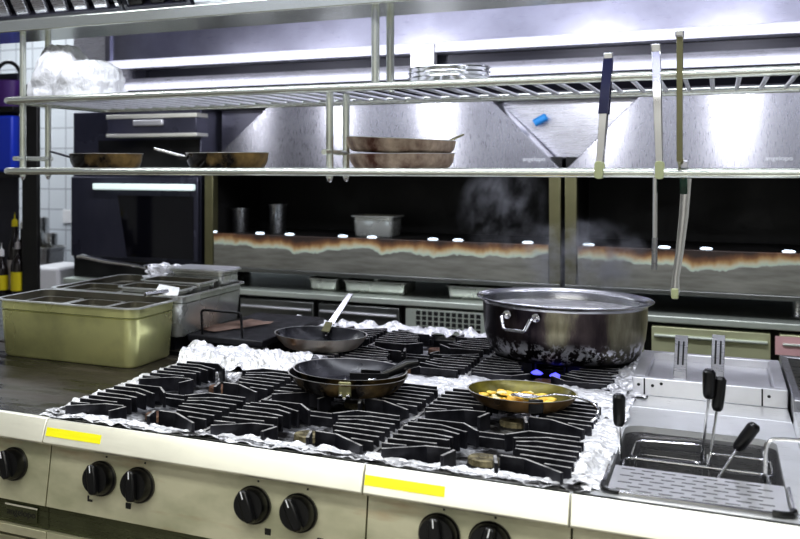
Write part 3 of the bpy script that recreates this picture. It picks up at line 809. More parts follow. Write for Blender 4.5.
def basket(label, x0, x1, y0, y1, zr, hb, hend, htop, rod_r=.0028, tilt=0):
    g = thing('pasta_basket', label, 'basket', (0, 0, 0), group='wire baskets hanging in the pasta cooker')
    q = rrect(x0, x1, y0, y1, .022, 5)
    zf = lambda x: zr + tilt * (x - x0)
    MB().tube([(p[0], p[1], zf(p[0])) for p in q], .0028, 8, True).build('rim', M['chrome'], g)
    w = MB(); st = .02
    q2 = rrect(x0 + .010, x1 - .010, y0 + .010, y1 - .010, .018, 5)
    for i in range(0, len(q), 2): w.tube([(q[i][0], q[i][1], zf(q[i][0])), (q2[i][0], q2[i][1], zr - .11)], .0011, 5)
    for z in (.03, .07, .11): w.tube([(p[0] * (1 - z / .11) + p2[0] * z / .11, p[1] * (1 - z / .11) + p2[1] * z / .11, zr - z) for p, p2 in zip(q, q2)], .0011, 5, True)
    xx = x0 + .02
    while xx < x1 - .02: w.tube([(xx, y0 + .012, zr - .11), (xx, y1 - .012, zr - .11)], .0011, 5); xx += .022
    w.build('wire_mesh', M['tank'], g)
    A, H, T = Vector(hb), Vector(hend), Vector(htop)
    MB().tube([A, H], rod_r, 8).build('rod', M['chrome'], g)
    d = (T - H).normalized()
    MB().tube([H - d * .004, H, H + d * .006, H + (T - H) * .45, T - d * .006, T], [.007, .010, .0115, .0125, .0125, .008], 14).build('handle', M['black'], g)
    return g
basket('wire basket with black handle near the foil edging, at the near corner of the well', -.180, .090, 2.385, 2.470, .882, (-.181, 2.388, .882), (-.183, 2.362, .978), (-.183, 2.358, 1.042))
basket('small wire basket in the far corner of the well, beside the foil', -.172, -.030, 2.525, 2.690, .868, (-.034, 2.53, .868), (-.019, 2.522, 1.022), (-.018, 2.518, 1.082), tilt=.05)
basket('small wire basket at the far end of the well, beside the bent rod', -.022, .100, 2.510, 2.650, .868, (-.020, 2.515, .868), (-.003, 2.532, .995), (.003, 2.535, 1.065))
basket('wire basket half under the drain shelf, its black handle leaning sideways', -.160, .090, 2.285, 2.378, .875, (-.008, 2.376, .875), (.034, 2.43, .940), (.066, 2.43, .993))
hk = tag(MB().tube([(.080, 2.352, .80), (.080, 2.352, .955), (.083, 2.352, .974), (.092, 2.354, .983), (.110, 2.356, .985), (.20, 2.37, .987)], .0042, 10).build('bent_rod', M['chrome']), 'bent steel rod standing in the corner of the pasta cooker well', 'rod')
# fryer basket grips at the back
for x, lab in ((-.094, 'flat slotted steel grip on the deep fryer, next to the big pot'), (-.004, 'flat slotted steel grip on the deep fryer, farther from the big pot')):
    g = thing('basket_grip', lab, 'grip', (x, 3.16 if x < -.05 else 3.22, .926), (R(-26), 0, R(-4)))
    b = MB(); b.box(-.016, .016, -.003, .003, 0, .135); b.mat(1)
    for dx in (-.006, .006): b.box(dx - .0022, dx + .0022, -.0042, .0042, .05, .118)
    b.build('grip', [M['tank'], M['mark']], g, bevel=.001)
    MB().box(-.010, .010, -.002, .002, .0, .05).build('arm', M['plate'], g)

# ------------------------------------------------------------------ hanging shelf
SY0, SY1, ZU, ZL = 2.755, 3.40, 1.738, 1.503
SX0, SX1 = -2.085, .70
sh = thing('overshelf', 'two-tier hanging steel wire shelf above the cooking island', 'shelf')
def frame_loop(z, r, name):
    q = [(p[0], p[1], z) for p in rrect(SX0, SX1, SY0, SY1, .03, 5)]
    MB().tube(q, r, 12, True).build(name, M['rail'], sh)
def wire_deck(z, name, step, r):
    b = MB(); x = SX0 + .03
    while x < SX1 - .01:
        b.tube([(x, SY0, z + .004), (x, SY1, z + .004)], r, 6); x += step
    b.build(name, M['wire'], sh)
frame_loop(ZU, .0115, 'upper_rail'); wire_deck(ZU, 'upper_wire_deck', .060, .0062)
frame_loop(ZL, .0115, 'lower_rail'); wire_deck(ZL, 'lower_wire_deck', .045, .0045)
def post(x, y, z0, z1, r=.0115):
    MB().tube([(x, y, z0), (x, y, z1)], r, 14).build('post', M['rail'], sh)
for y in (2.85, 3.0):
    post(-2.075, y, 1.485, 1.9715); post(-.85, y, ZU, 1.9715); post(-.985, y, 1.485, ZU, .0105)
    post(.50, y, 1.485, 1.9715)
for x, z in ((-2.075, 1.545), (-.985, 1.56)):
    MB().tube([(x, 2.80, z), (x, 3.02, z)], .008, 10).build('cross_bar', M['rail'], sh)
for x, y in ((-.985, 2.85), (-.985, 3.0), (-2.075, 2.85), (-2.075, 3.0)):
    MB().lathe([(0, 0), (.006, .002), (.009, .010), (.009, .016), (0, .016)], 14, (x, y, 1.472)).build('post_foot', M['chrome'], sh)

# things on the upper shelf
def lump(mb, levels, yc, seed, seg=56, sub=7):
    """closed soft bag shape through (z, x0, x1, half depth) levels"""
    L = []
    for i in range(len(levels) - 1):
        for k in range(sub):
            f = k / sub; L.append([p * (1 - f) + q * f for p, q in zip(levels[i], levels[i + 1])])
    L.append(list(levels[-1])); so = Vector((seed, seed * 2, 0)); vs = []
    for z, xa, xb, d in L:
        for k in range(seg):
            a = 2 * math.pi * k / seg; ca, sa = math.cos(a), math.sin(a); p = .75
            x = math.copysign(abs(ca) ** p, ca); y = math.copysign(abs(sa) ** p, sa)
            P = Vector((ca, sa, z * 9)); n = abs(noise.noise(P * 1.6 + so)) + .5 * abs(noise.noise(P * 3.7 + so)) - .35
            vs.append(((xa + xb) / 2 + x * (xb - xa) / 2 * (1 + .16 * n), yc + y * d * (1 + .22 * n), max(.002, z + .012 * n * (1 if z > .01 else 0))))
    fs = [(i * seg + k, i * seg + (k + 1) % seg, (i + 1) * seg + (k + 1) % seg, (i + 1) * seg + k) for i in range(len(L) - 1) for k in range(seg)]
    fs += [tuple(range(seg - 1, -1, -1)), tuple((len(L) - 1) * seg + k for k in range(seg))]
    mb.add(vs, fs)
mb = MB()
lump(mb, [(0, -2.075, -1.87, .10), (.06, -2.06, -1.87, .10), (.13, -2.035, -1.88, .085), (.172, -2.015, -1.905, .05), (.184, -2.0, -1.95, .02)], 2.92, 2)
lump(mb, [(0, -1.95, -1.722, .11), (.05, -1.95, -1.725, .11), (.09, -1.93, -1.745, .09), (.118, -1.89, -1.785, .05), (.124, -1.86, -1.82, .02)], 2.895, 5)
o = tag(mb.build('plastic_bag', M['bag'], smooth=50, loc=(0, 0, ZU + .0105)), 'white crumpled plastic bag on the upper shelf by the end post', 'bag')
for k_, lab in enumerate(('bottom round steel tray of the stack on the upper shelf', 'middle round steel tray of the stack on the upper shelf', 'top round steel tray of the stack on the upper shelf')):
    t = thing('round_tray', lab, 'tray', (-.668, 2.95, 1.747 + k_ * .013), group='round steel trays stacked on the upper shelf')
    MB().lathe([(0, 0), (.098, 0), (.106, .004), (.109, .020), (.113, .022), (.112, .024), (.107, .022), (.103, .006), (.096, .003), (0, .003)], 56).build('tray_body', M['chrome'], t)
# things on the lower shelf
ZS = ZL + .0095
sp1 = frying_pan('frying_pan', 'dark frying pan on the lower shelf nearest its end post', (-1.822, 2.98, ZS), .126, .048, M['brownpan'], M['soot_shade'], prof=steep_profile)
flat_handle(sp1, (-.118, -.03, .036), (-.195, -.05, .058), .03, .022, .006, M['hooddark'])
sp2 = frying_pan('frying_pan', 'brown frying pan on the lower shelf with steel handle pointing to the pan beside it', (-1.371, 2.98, ZS), .132, .048, M['brownpan'], M['soot_shade'], prof=steep_profile)
flat_handle(sp2, (-.110, -.050, .034), (-.215, -.09, .064), .040, .032, .009, M['chrome'])
flat_handle(sp2, (-.098, -.050, .030), (-.140, -.062, .034), .044, .040, .012, M['soot_shade'], 'bracket')
sp3 = frying_pan('frying_pan', 'lower crusty brown pan of the stacked pair on the lower shelf', (-.812, 2.98, ZS), .150, .042, M['rustpan'], M['soot_shade'], prof=steep_profile)
sp4 = frying_pan('frying_pan', 'upper crusty brown pan of the stacked pair on the lower shelf, tilted', (-.816, 2.98, ZS + .044), .156, .042, M['rustpan'], M['soot_shade'], rot=(0, R(3), 0), prof=steep_profile)
flat_handle(sp4, (.10, .11, .036), (.135, .20, .066), .014, .012, .004, M['olive'])

# tongs over the upper front rail
def tongs(label, top, bot, grip, tip, w=.020, frac=.48, name='tongs', spread=.020, dark=False, side=None):
    T, B = Vector(top), Vector(bot); g = thing(name, label, 'tongs', top)
    d = B - T; L = d.length
    rail_y = SY0
    for s in (-1, 1):
        b = MB(); pts = []
        for i in range(9):
            f = i / 8; p = d * f
            off = s * (.006 + spread * math.sin(min(1, f * 1.6) * math.pi / 2) - spread * .5 * max(0, f - .6))
            pts.append(Vector((p.x + (0 if side is None else off * side), p.y + (off if side is None else 0), p.z)))
        vs = []
        for i, p in enumerate(pts):
            hw = w / 2 * (1 - .30 * abs(i / 8 - .15))
            for sx in (-1, 1):
                for t in (-1, 1): vs.append((p.x + sx * hw, p.y + t * .0012 + (.002 if sx == 0 else 0), p.z))
        fs = [(0, 1, 3, 2)]
        for i in range(8):
            q, k = i * 4, i * 4 + 4
            fs += [(q, k, k + 1, q + 1), (q + 2, q + 3, k + 3, k + 2), (q + 1, k + 1, k + 3, q + 3), (q, q + 2, k + 2, k)]
        fs.append((32, 34, 35, 33))
        b.add(vs, fs); arm = b.build('arm', [M['olive'] if dark else M['chrome']], g, bevel=.0008)
        if grip:
            a = MB(); hw = w / 2 * 1.12; o = pts
            for i in range(int(8 * frac)):
                p, q = o[i], o[i + 1]
                a.add([(p.x + sx * hw, p.y + t * .0038, p.z) for sx in (-1, 1) for t in (-1, 1)] + [(q.x + sx * hw, q.y + t * .0038, q.z) for sx in (-1, 1) for t in (-1, 1)],
                      [(0, 1, 3, 2), (4, 6, 7, 5), (0, 4, 5, 1), (2, 3, 7, 6), (0, 2, 6, 4), (1, 5, 7, 3)])
            a.build('grip', grip, g)
        if tip:
            e = pts[-1]
            MB().face(rrect(-w * .52, w * .52, -.024, .020, w * .45, 5), -.003, .003).build('tip', tip, g, bevel=.0012, loc=(e.x, e.y - .001, e.z))
    MB().box(-w * .55, w * .55, -.009, .009, -.006, .014).build('hinge', M['chrome'], g, bevel=.002)
    return g
tongs('tongs with navy blue grips hooked over the upper shelf rail', (-.237, 2.752, 1.784), (-.257, 2.752, 1.512), M['bluedark'], M['lime'], .019, .5)
tongs('bare steel tongs with pale green tips over the upper shelf rail', (-.132, 2.752, 1.800), (-.124, 2.752, 1.512), None, M['lime'], .019)
tg3 = thing('tongs', 'longest dark tongs hanging from the upper rail past the lower shelf', 'tongs', (0, 0, 0))
MB().box(-.0875, -.0745, 2.733, 2.7375, 1.530, 1.834).build('upper_arm', M['olive'], tg3, bevel=.001)
MB().box(-.0905, -.0715, 2.727, 2.775, 1.826, 1.842).build('hook', M['chrome'], tg3, bevel=.003)
MB().box(-.0875, -.0745, 2.770, 2.775, 1.72, 1.828).build('hook_back', M['olive'], tg3, bevel=.001)
MB().tube([(-.080, 2.737, 1.535), (-.076, 2.785, 1.505), (-.074, 2.790, 1.480)], .007, 8).build('joint', M['olive'], tg3)
MB().box(-.082, -.066, 2.782, 2.798, 1.452, 1.492).build('green_grip', M['greengrip'], tg3, bevel=.003)
b = MB(); pts = [(-.068, 2.79, 1.49, .011), (-.074, 2.792, 1.40, .0105), (-.083, 2.794, 1.31, .009), (-.091, 2.794, 1.25, .008), (-.093, 2.792, 1.215, .010), (-.093, 2.790, 1.200, .006)]
vs = []
for x, y, z, hw in pts: vs += [(x - hw, y, z), (x - hw * .3, y - .004, z), (x + hw * .3, y - .004, z), (x + hw, y, z), (x, y + .003, z)]
fs = [(0, 1, 2, 3, 4)]
for i in range(len(pts) - 1):
    for k in range(5): fs.append((i * 5 + k, i * 5 + (k + 1) % 5, i * 5 + 5 + (k + 1) % 5, i * 5 + 5 + k))
fs.append(tuple(25 + k for k in range(5)))
b.add(vs, fs).build('lower_arm', M['chrome'], tg3)
MB().box(-.101, -.085, 2.784, 2.790, 1.198, 1.224).build('tip', M['lime'], tg3, bevel=.003)
tag(MB().box(-.079, -.063, 2.7425, 2.768, 1.5146, 1.534).build('shelf_clip', M['hoodwhite'], bevel=.003), 'tiny pale clip sitting on the lower shelf rail beside the longest tongs', 'clip')
rod = thing('steel_skewer', 'thin steel rod hooked on the lower shelf rail', 'rod', (0, 0, 0))
MB().tube([(-.134, 2.738, 1.500), (-.134, 2.742, 1.517), (-.134, 2.755, 1.520), (-.134, 2.772, 1.514), (-.135, 2.776, 1.49), (-.136, 2.777, 1.30)], [.003, .003, .003, .0035, .0055, .0055], 10).build('shaft', M['chrome'], rod)
MB().tube([(-.136, 2.777, 1.345), (-.137, 2.777, 1.268)], .0065, 10).build('dark_end', M['tank'], rod)

# ------------------------------------------------------------------ exhaust hood over the island
hd = thing('island_hood', 'steel exhaust hood over the island with a long gutter beam', 'exhaust hood')
MB().prism([(2.80, 1.972), (2.80, 2.012), (2.82, 2.016), (3.04, 2.016), (3.06, 2.012), (3.06, 1.972)], -3.2, 1.6).build('gutter_beam', M['rail'], hd, bevel=.004)
MB().box(-3.2, 1.6, 1.5, 3.9, 2.62, 2.66).build('canopy_top', M['hood'], hd)
MB().box(-3.2, 1.6, 1.5, 1.52, 2.10, 2.62).build('front_skirt', M['hood'], hd)
MB().box(-3.24, -3.2, 1.5, 3.9, 2.10, 2.66).build('end_skirt', M['hood'], hd)
MB().box(1.6, 1.64, 1.5, 3.9, 2.10, 2.66).build('end_skirt', M['hood'], hd)
def filt(x0, x1, m, label, slats=True):
    f = thing('baffle_filter', label, 'filter', (0, 0, 0), group='baffle filters in the island hood')
    a, c = Vector((0, 2.86, 2.020)), Vector((0, 2.45, 2.50)); u = (c - a).normalized(); nrm = Vector((0, u.z, -u.y)) * -1
    b = MB()
    def slab(xa, xb, t0, t1, o0, o1):
        vs = []
        for x in (xa, xb):
            for t in (t0, t1):
                for o_ in (o0, o1):
                    p = a + (c - a) * t + nrm * o_; vs.append((x, p.y, p.z))
        b.add(vs, [(0, 1, 3, 2), (4, 6, 7, 5), (0, 4, 5, 1), (2, 3, 7, 6), (0, 2, 6, 4), (1, 5, 7, 3)])
    if slats:
        slab(x0, x1, 0, .05, 0, .03); slab(x0, x1, .95, 1, 0, .03); slab(x0, x0 + .012, .05, .95, 0, .03); slab(x1 - .012, x1, .05, .95, 0, .03)
        b.build('frame', M['hooddark'], f); b = MB(); x = x0 + .015
        while x < x1 - .02: slab(x, x + .052, .04, .96, .004, .022); x += .078
        b.build('slats', m, f, bevel=.004); b = MB()
        slab(x0, x1, .02, .98, -.012, -.004); b.build('backing', M['hooddark'], f)
    else:
        slab(x0, x1, 0, 1, 0, .02); b.build('panel', m, f, bevel=.003)
    return f
filt(-2.72, -2.18, M['hoodwhite'], 'slatted baffle filter at the far end of the island hood')
filt(-2.175, -1.66, M['hoodwhite'], 'slatted baffle filter coloured as lit, above the white bag')
filt(-1.655, -1.42, M['soot_shade'], 'slatted baffle filter coloured as in shade, next to the brighter one')  # filter bank is lit unevenly; its shade is put into the slat colour
filt(-1.415, -.6, M['hoodwhite'], 'plain pale panel in the island hood', False)
filt(-.595, .4, M['hood'], 'plain grey panel in the island hood above the tongs', False)

# ------------------------------------------------------------------ the line along the back
BYF = 4.80
bc = thing('refrigerated_counter', 'long steel counter with drawers and a louvred vent along the back', 'counter')
MB().box(-3.18, 1.4, 4.74, 5.5, .872, .90).build('worktop', M['counter'], bc, bevel=.004)
MB().box(-3.18, 1.4, 4.80, 5.5, .10, .870).build('carcass', M['soot_shade'], bc)
for x0, x1, m in ((-2.60, -2.135, 'drawer'), (-2.115, -1.725, 'drawer'), (-1.70, -1.305, 'drawer'), (-.80, -.275, 'drawergreen'), (-.245, .18, 'drawergreen'), (.21, .8, 'drawergreen')):
    for z0, z1 in ((.675, .855), (.48, .665)):
        dr = MB().box(x0, x1, 4.752, 4.80, z0, z1).build('drawer', M[m], bc, bevel=.004)
        MB().prism([(4.752, z1 - .030), (4.735, z1 - .034), (4.735, z1 - .042), (4.752, z1 - .046)], x0 + .01, x1 - .01).build('pull', M['plate' if m == 'drawer' else 'counter'], dr, bevel=.002)
vp = MB().box(-1.275, -.83, 4.752, 4.80, .45, .860).build('vent_panel', M['counter'], bc, bevel=.003)
b = MB()
for k_ in range(11):
    for j in range(4): b.box(-1.225 + k_ * .027, -1.225 + k_ * .027 + .019, 4.7505, 4.755, .762 + j * .0235, .762 + j * .0235 + .018)
b.build('louvre', M['mark'], vp, smooth=0)
pk = MB().box(.195, .29, 4.744, 4.750, .775, .848).build('pink_paper', M['pink'], smooth=0); tag(pk, 'pale pink paper stuck on the counter drawer front', 'paper')

def grill_station(label, x0, x1, tl, tr, t0, t1, slx, name='charcoal_oven'):
    g = thing(name, label, 'oven')
    # cavity
    MB().box(x0, x1, 5.46, 5.50, 1.0, 1.55).build('back_panel', M['soot_shade'], g)
    MB().box(x0, x0 + .03, 4.86, 5.46, 1.0, 1.55).build('side_panel', M['soot_shade'], g)
    MB().box(x1 - .03, x1, 4.86, 5.46, 1.0, 1.55).build('side_panel', M['soot_shade'], g)
    MB().box(x0 + .03, x1 - .03, 4.83, 5.46, 1.145, 1.165).build('cavity_floor', M['soot_shade'], g)
    MB().box(x0, x1, 4.84, 5.5, 1.50, 1.56).build('cavity_roof', M['soot_shade'], g)
    MB().box(x0 + .05, x1 - .05, 5.2, 5.24, 1.0, 1.15).build('burner_box', M['soot_shade'], g)
    # flaking front panel: own origin at its lower edge so the scorch follows its top
    MB().box(0, x1 - x0 - .10, 0, .03, -.085, .085).build('front_panel', M['peel'], g, bevel=.003, loc=(x0 + .05, BYF, 1.088))
    MB().box(x0, x1, BYF - .012, BYF + .03, .982, 1.003).build('lower_ledge', M['drawer'], g, bevel=.003)
    for xa, xb in ((x0, x0 + .048), (x1 - .048, x1)):
        MB().box(xa, xb, BYF - .004, BYF + .06, 1.003, 1.51).build('corner_post', M['olive'], g, bevel=.003)
    for xx in (x0 + .08, x1 - .08, (x0 + x1) / 2):
        MB().lathe([(0, 0), (.022, 0), (.018, .01), (.015, .1), (0, .1)], 18, (xx, 4.95, .90)).build('foot', M['steel'], g)
    hood = MB()
    zb, zt = 1.508, 1.825
    P = [(tl, zb), (tr, zb), (t1, zt), (t0, zt)]
    ys = {zb: (4.79, 4.82), zt: (4.815, 4.845)}
    vs = [(x, ys[z][0], z) for x, z in P] + [(x, ys[z][1] + .35, z) for x, z in P]
    hood.add(vs, [(0, 1, 2, 3), (7, 6, 5, 4), (0, 4, 5, 1), (1, 5, 6, 2), (2, 6, 7, 3), (3, 7, 4, 0)])
    hb = hood.build('oven_hood', M['trap'], g, bevel=.004)
    lx, lz = slx, 1.55
    text_obj('lettering', 'angelopo', .026, M['markwhite'], hb, (lx, 4.79 + (lz - zb) / (zt - zb) * .025 - .003, lz), (R(90) - math.atan2(.025, .317), 0, 0))
    MB().box(tl + .01, tr - .01, BYF - .005, BYF + .02, 1.490, 1.507).build('drip_lip', M['hooddark'], g)
    return g
gs1 = grill_station('wide dark open oven with flaking front panel behind the frying pans', -2.335, -.605, -2.335, -.605, -1.985, -.905, -.715)
gs2 = grill_station('dark open oven with peeling front behind the tongs and big pot', -.588, 1.15, -.580, 1.15, -.290, .90, .21)
# fill panels between the two oven hoods
sg = thing('steel_gusset', 'pale inclined steel sheet between the two oven hoods', 'panel')
MB().face([(-.60, 1.515), (-.58, 1.515), (-.28, 1.86), (-.94, 1.86)], 5.02, 5.03).build('sheet', M['hoodwhite'], sg)
tag(MB().lathe([(0, -.03), (.018, -.028), (.018, .028), (.012, .034), (0, .034)], 18, M4=Matrix.Translation((-.715, 4.97, 1.73)) @ Matrix.Rotation(R(60), 4, 'Y')).build('gas_valve_cap', plain('sky_blue', (.05, .35, .85), 0, .4)), 'small light blue valve cap between the oven hoods', 'valve cap')
# steel dishes along the ledge, the light they catch put in as glow
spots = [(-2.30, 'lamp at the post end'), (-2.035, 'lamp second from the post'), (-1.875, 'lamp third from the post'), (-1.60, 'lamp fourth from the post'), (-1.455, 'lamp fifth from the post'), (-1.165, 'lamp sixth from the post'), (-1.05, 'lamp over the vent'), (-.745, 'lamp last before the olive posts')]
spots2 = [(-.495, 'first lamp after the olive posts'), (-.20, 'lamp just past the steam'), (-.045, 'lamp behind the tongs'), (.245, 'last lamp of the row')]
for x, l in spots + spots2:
    q = tag(MB().lathe([(0, 0), (.022, .001), (.024, .005), (.015, .0095), (0, .0105)], 22, (x, 4.822, 1.1745)).build('glowing_dish', M['dish']), 'small oval steel dish with added glow on the oven ledge, ' + l, 'dish', 'small glowing dishes on the oven ledges')
# vessels inside the cavity
def jar(label, x, y, r, h, z0=1.1655, name='steel_pot', flare=1.12):
    t = thing(name, label, 'pot', (x, y, z0))
    MB().lathe([(0, 0), (r * .9, 0), (r * .95, .004), (r, h * .9), (r * flare, h), (r * flare, h + .003), (r * .95, h * .9), (r * .88, .006), (0, .006)], 32).build('pot_body', M['steel'], t)
    return t
jar('small flared steel pot in the dark oven, nearest its corner post', -2.345 + .10, 5.05, .045, .125)
jar('taller steel pot in the dark oven, second from the corner post', -2.03, 5.05, .045, .150)
g, a, b_, hh = gastro('food_pan', 'shallow steel food pan inside the dark oven', 'food pan', -1.625, -1.395, 5.0, 5.2, 1.166, 1.27, M['gn2'], .01, .008, .03)
for x0, x1, lab in ((-1.80, -1.64, 'small tray in the gap under the first oven'), (-1.62, -1.30, 'wide tray in the gap under the first oven'), (-1.12, -.82, 'long dim tray in the gap under the first oven')):
    gastro('tray', lab, 'tray', x0, x1, 4.86, 5.1, .9005, .962, M['gn2'], .008, .006, .02)

# upright oven at the near end of the line
co = thing('combi_oven', 'upright dark blue oven with a glowing horizontal handle bar across its door', 'oven')
MB().box(-3.17, -2.37, 4.83, 5.5, 1.0, 1.82).build('oven_body', M['oven'], co, bevel=.005)
dr = MB().box(-3.165, -2.375, 4.80, 4.829, 1.02, 1.46).build('oven_door', M['oven'], co, bevel=.004)
MB().face([(-2.80, 1.03), (-2.40, 1.03), (-2.40, 1.36), (-2.86, 1.36)], 4.796, 4.802).build('door_glass', M['glass'], dr)  # dark glass; slanted edge draws in the diagonal reflection on the door
hbar = MB().box(-2.985, -2.375, 4.735, 4.775, 1.392, 1.425).build('glowing_handle', emit('handle_glow', (.80, .95, .92), .9), dr, bevel=.006)  # door handle bar, its brightness put in as a glow
for x in (-2.95, -2.43): MB().box(x - .012, x + .012, 4.77, 4.802, 1.39, 1.42).build('handle_bracket', M['steel'], hbar)
cbx = MB().box(-2.865, -2.335, 4.70, 4.829, 1.685, 1.785).build('control_box', M['oven'], co, bevel=.004)
MB().box(-2.87, -2.33, 4.692, 4.83, 1.770, 1.792).build('top_edge', M['fascia'], cbx, bevel=.003)
MB().box(-2.87, -2.33, 4.692, 4.83, 1.672, 1.690).build('bottom_edge', M['fascia'], cbx, bevel=.003)
MB().box(-2.70, -2.52, 4.68, 4.70, 1.730, 1.762).build('box_handle', M['plate'], cbx, bevel=.006)
MB().box(-3.0, -2.38, 4.825, 4.835, 1.49, 1.66).build('dark_vent', M['soot_shade'], co)
MB().box(-3.17, -2.37, 4.84, 5.48, .9005, 1.0).build('plinth', M['soot_shade'], co)

# back exhaust hood with its stacked bright lips
bh = thing('wall_hood', 'long steel wall hood with stacked bright lips above the ovens', 'exhaust hood')
MB().sheet([(4.80, 2.30), (4.80, 2.095)], -2.92, 1.5).build('fascia', M['hood'], bh)
MB().sheet([(4.80, 2.095), (4.772, 2.090), (4.745, 2.042), (4.83, 2.038)], -2.92, 1.5).build('upper_lip', M['lip'], bh)
MB().sheet([(4.86, 2.040), (4.86, 1.992)], -2.785, 1.5).build('slot', M['hooddark'], bh)
MB().box(-2.785, -2.70, 4.825, 4.86, 1.99, 2.04).build('slot_end', M['hooddark'], bh)
MB().sheet([(4.86, 1.993), (4.80, 1.990), (4.762, 1.925), (4.87, 1.915)], -2.92, 1.5).build('lower_lip', M['lip'], bh)
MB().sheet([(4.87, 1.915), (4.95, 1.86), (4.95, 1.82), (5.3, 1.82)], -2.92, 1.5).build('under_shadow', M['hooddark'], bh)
MB().box(-2.93, -2.90, 4.78, 5.6, 1.90, 2.30).build('end_panel', M['hood'], bh)
MB().box(-2.92, -2.79, 4.79, 4.86, 1.992, 2.042).build('corner_block', M['lip'], bh)
MB().box(-2.92, 1.5, 4.81, 6.28, 2.28, 2.32).build('hood_roof', M['hood'], bh)
MB().box(-1.25, -1.14, 4.74, 4.80, 1.965, 2.082).build('bracket', M['plate'], bh, bevel=.004)
MB().box(-2.35, 1.5, 5.04, 5.06, 1.5, 1.95).build('back_sheet', M['hood'], bh)
MB().box(-3.25, -2.93, 4.95, 5.6, 1.95, 2.30).build('plenum', M['hoodwhite'], bh, bevel=.006)

# ------------------------------------------------------------------ the corner beyond the griddle
rk = thing('black_rack', 'tall black rack with shelves of bottles beyond the griddle', 'rack')
for x0, x1, y0 in ((-3.065, -2.972, 4.2), (-3.75, -3.66, 4.2)):
    MB().box(x0, x1, y0, y0 + .03, 0, 1.93).build('upright', M['soot_shade'], rk, bevel=.004)
for z in (.84, 1.46, 1.79):
    MB().box(-3.66, -3.09, 4.16, 4.30, z, z + .03).build('rack_shelf', M['soot_shade'], rk, bevel=.003)
MB().box(-3.66, -3.17, 4.305, 4.32, .84, 2.0).build('rack_back', M['hooddark'], rk)
tag(MB().box(-3.64, -3.10, 4.165, 4.30, 1.4905, 1.775).build('blue_crate', M['blue'], bevel=.012), 'bright blue plastic crate on the black rack', 'crate')
pb = thing('purple_bucket', 'dark purple bucket with a black curved handle on top of the rack', 'bucket', (-3.175, 4.23, 1.8205))
MB().lathe([(0, 0), (.075, 0), (.085, .13), (.09, .135), (.082, .135), (.07, .006), (0, .006)], 32).build('bucket_body', M['purple'], pb)
MB().tube([(.085 * math.cos(R(t)), .0, .13 + .10 * math.sin(R(t))) for t in range(0, 181, 15)], .010, 8).build('handle', M['black'], pb)
def bottle(label, x, y, lab_m, capm, h=.23, r=.036):
    t = thing('sauce_bottle', label, 'bottle', (x, y, .8705), group='sauce bottles on the black rack')
    MB().lathe([(0, 0), (r, 0), (r, h * .62), (r * .85, h * .72), (r * .38, h * .85), (r * .36, h), (0, h)], 28).build('bottle_body', M['bottle'], t)
    MB().lathe([(r + .0008, .02), (r + .0008, h * .5)], 28).build('label_band', lab_m, t)
    MB().lathe([(0, 0), (r * .42, 0), (r * .4, .03), (.004, .04), (0, .075)], 20, (0, 0, h)).build('cap', capm, t)
bottle('yellow-labelled bottle on the rack beside the black upright', -3.105, 4.22, M['yellowlabel'], M['bottleclear'])
bottle('yellow-labelled bottle at the picture edge on the black rack', -3.20, 4.21, M['yellowlabel'], M['white'], .19)
bottle('dark bottle with tall yellow spout on the black rack', -3.155, 4.262, M['bottleclear'], M['yellowlabel'], .34, .040)
bottle('pale-labelled dark bottle at the back of the black rack', -3.115, 4.28, M['bottleclear'], M['white'], .33, .038)
# prep table by the tiled wall
pt = thing('prep_table', 'steel prep table against the white tiled wall', 'table')
MB().box(-4.70, -4.02, 5.75, 6.28, .78, .815).build('tabletop', M['tank'], pt, bevel=.004)
for x, y in ((-4.66, 5.8), (-4.06, 5.8), (-4.66, 6.23), (-4.06, 6.23)): MB().box(x - .02, x + .02, y - .02, y + .02, 0, .78).build('leg', M['steel'], pt)
MB().box(-4.69, -4.03, 5.76, 6.26, .30, .325).build('undershelf', M['steel'], pt)
tag(MB().box(-3.52, -3.315, 4.90, 5.25, .0, .935).build('white_bin', M['white'], bevel=.02), 'tall white plastic bin standing beyond the big steel food pans', 'bin')
g, a, b_, hh = gastro('food_pan', 'dark steel food pan on the prep table by the tiles', 'food pan', -4.34, -4.00, 5.78, 6.05, .8155, .96, M['tank'])
for x, h_, lab in ((-4.18, .10, 'squat steel canister on the rim of the prep table pan'), (-4.06, .09, 'second small canister on the prep table pan')):
    jar(lab, x, 5.9, .05, h_, .9605, 'canister', 1.0)
jar('tall grey jug by the tiled wall', -4.28, 6.10, .055, .33, .8155, 'jug', 1.05)
tag(MB().box(-4.22, -4.10, 6.285, 6.298, 1.10, 1.20).build('wall_socket', M['white'], bevel=.004), 'white socket plate on the tiled wall', 'socket')

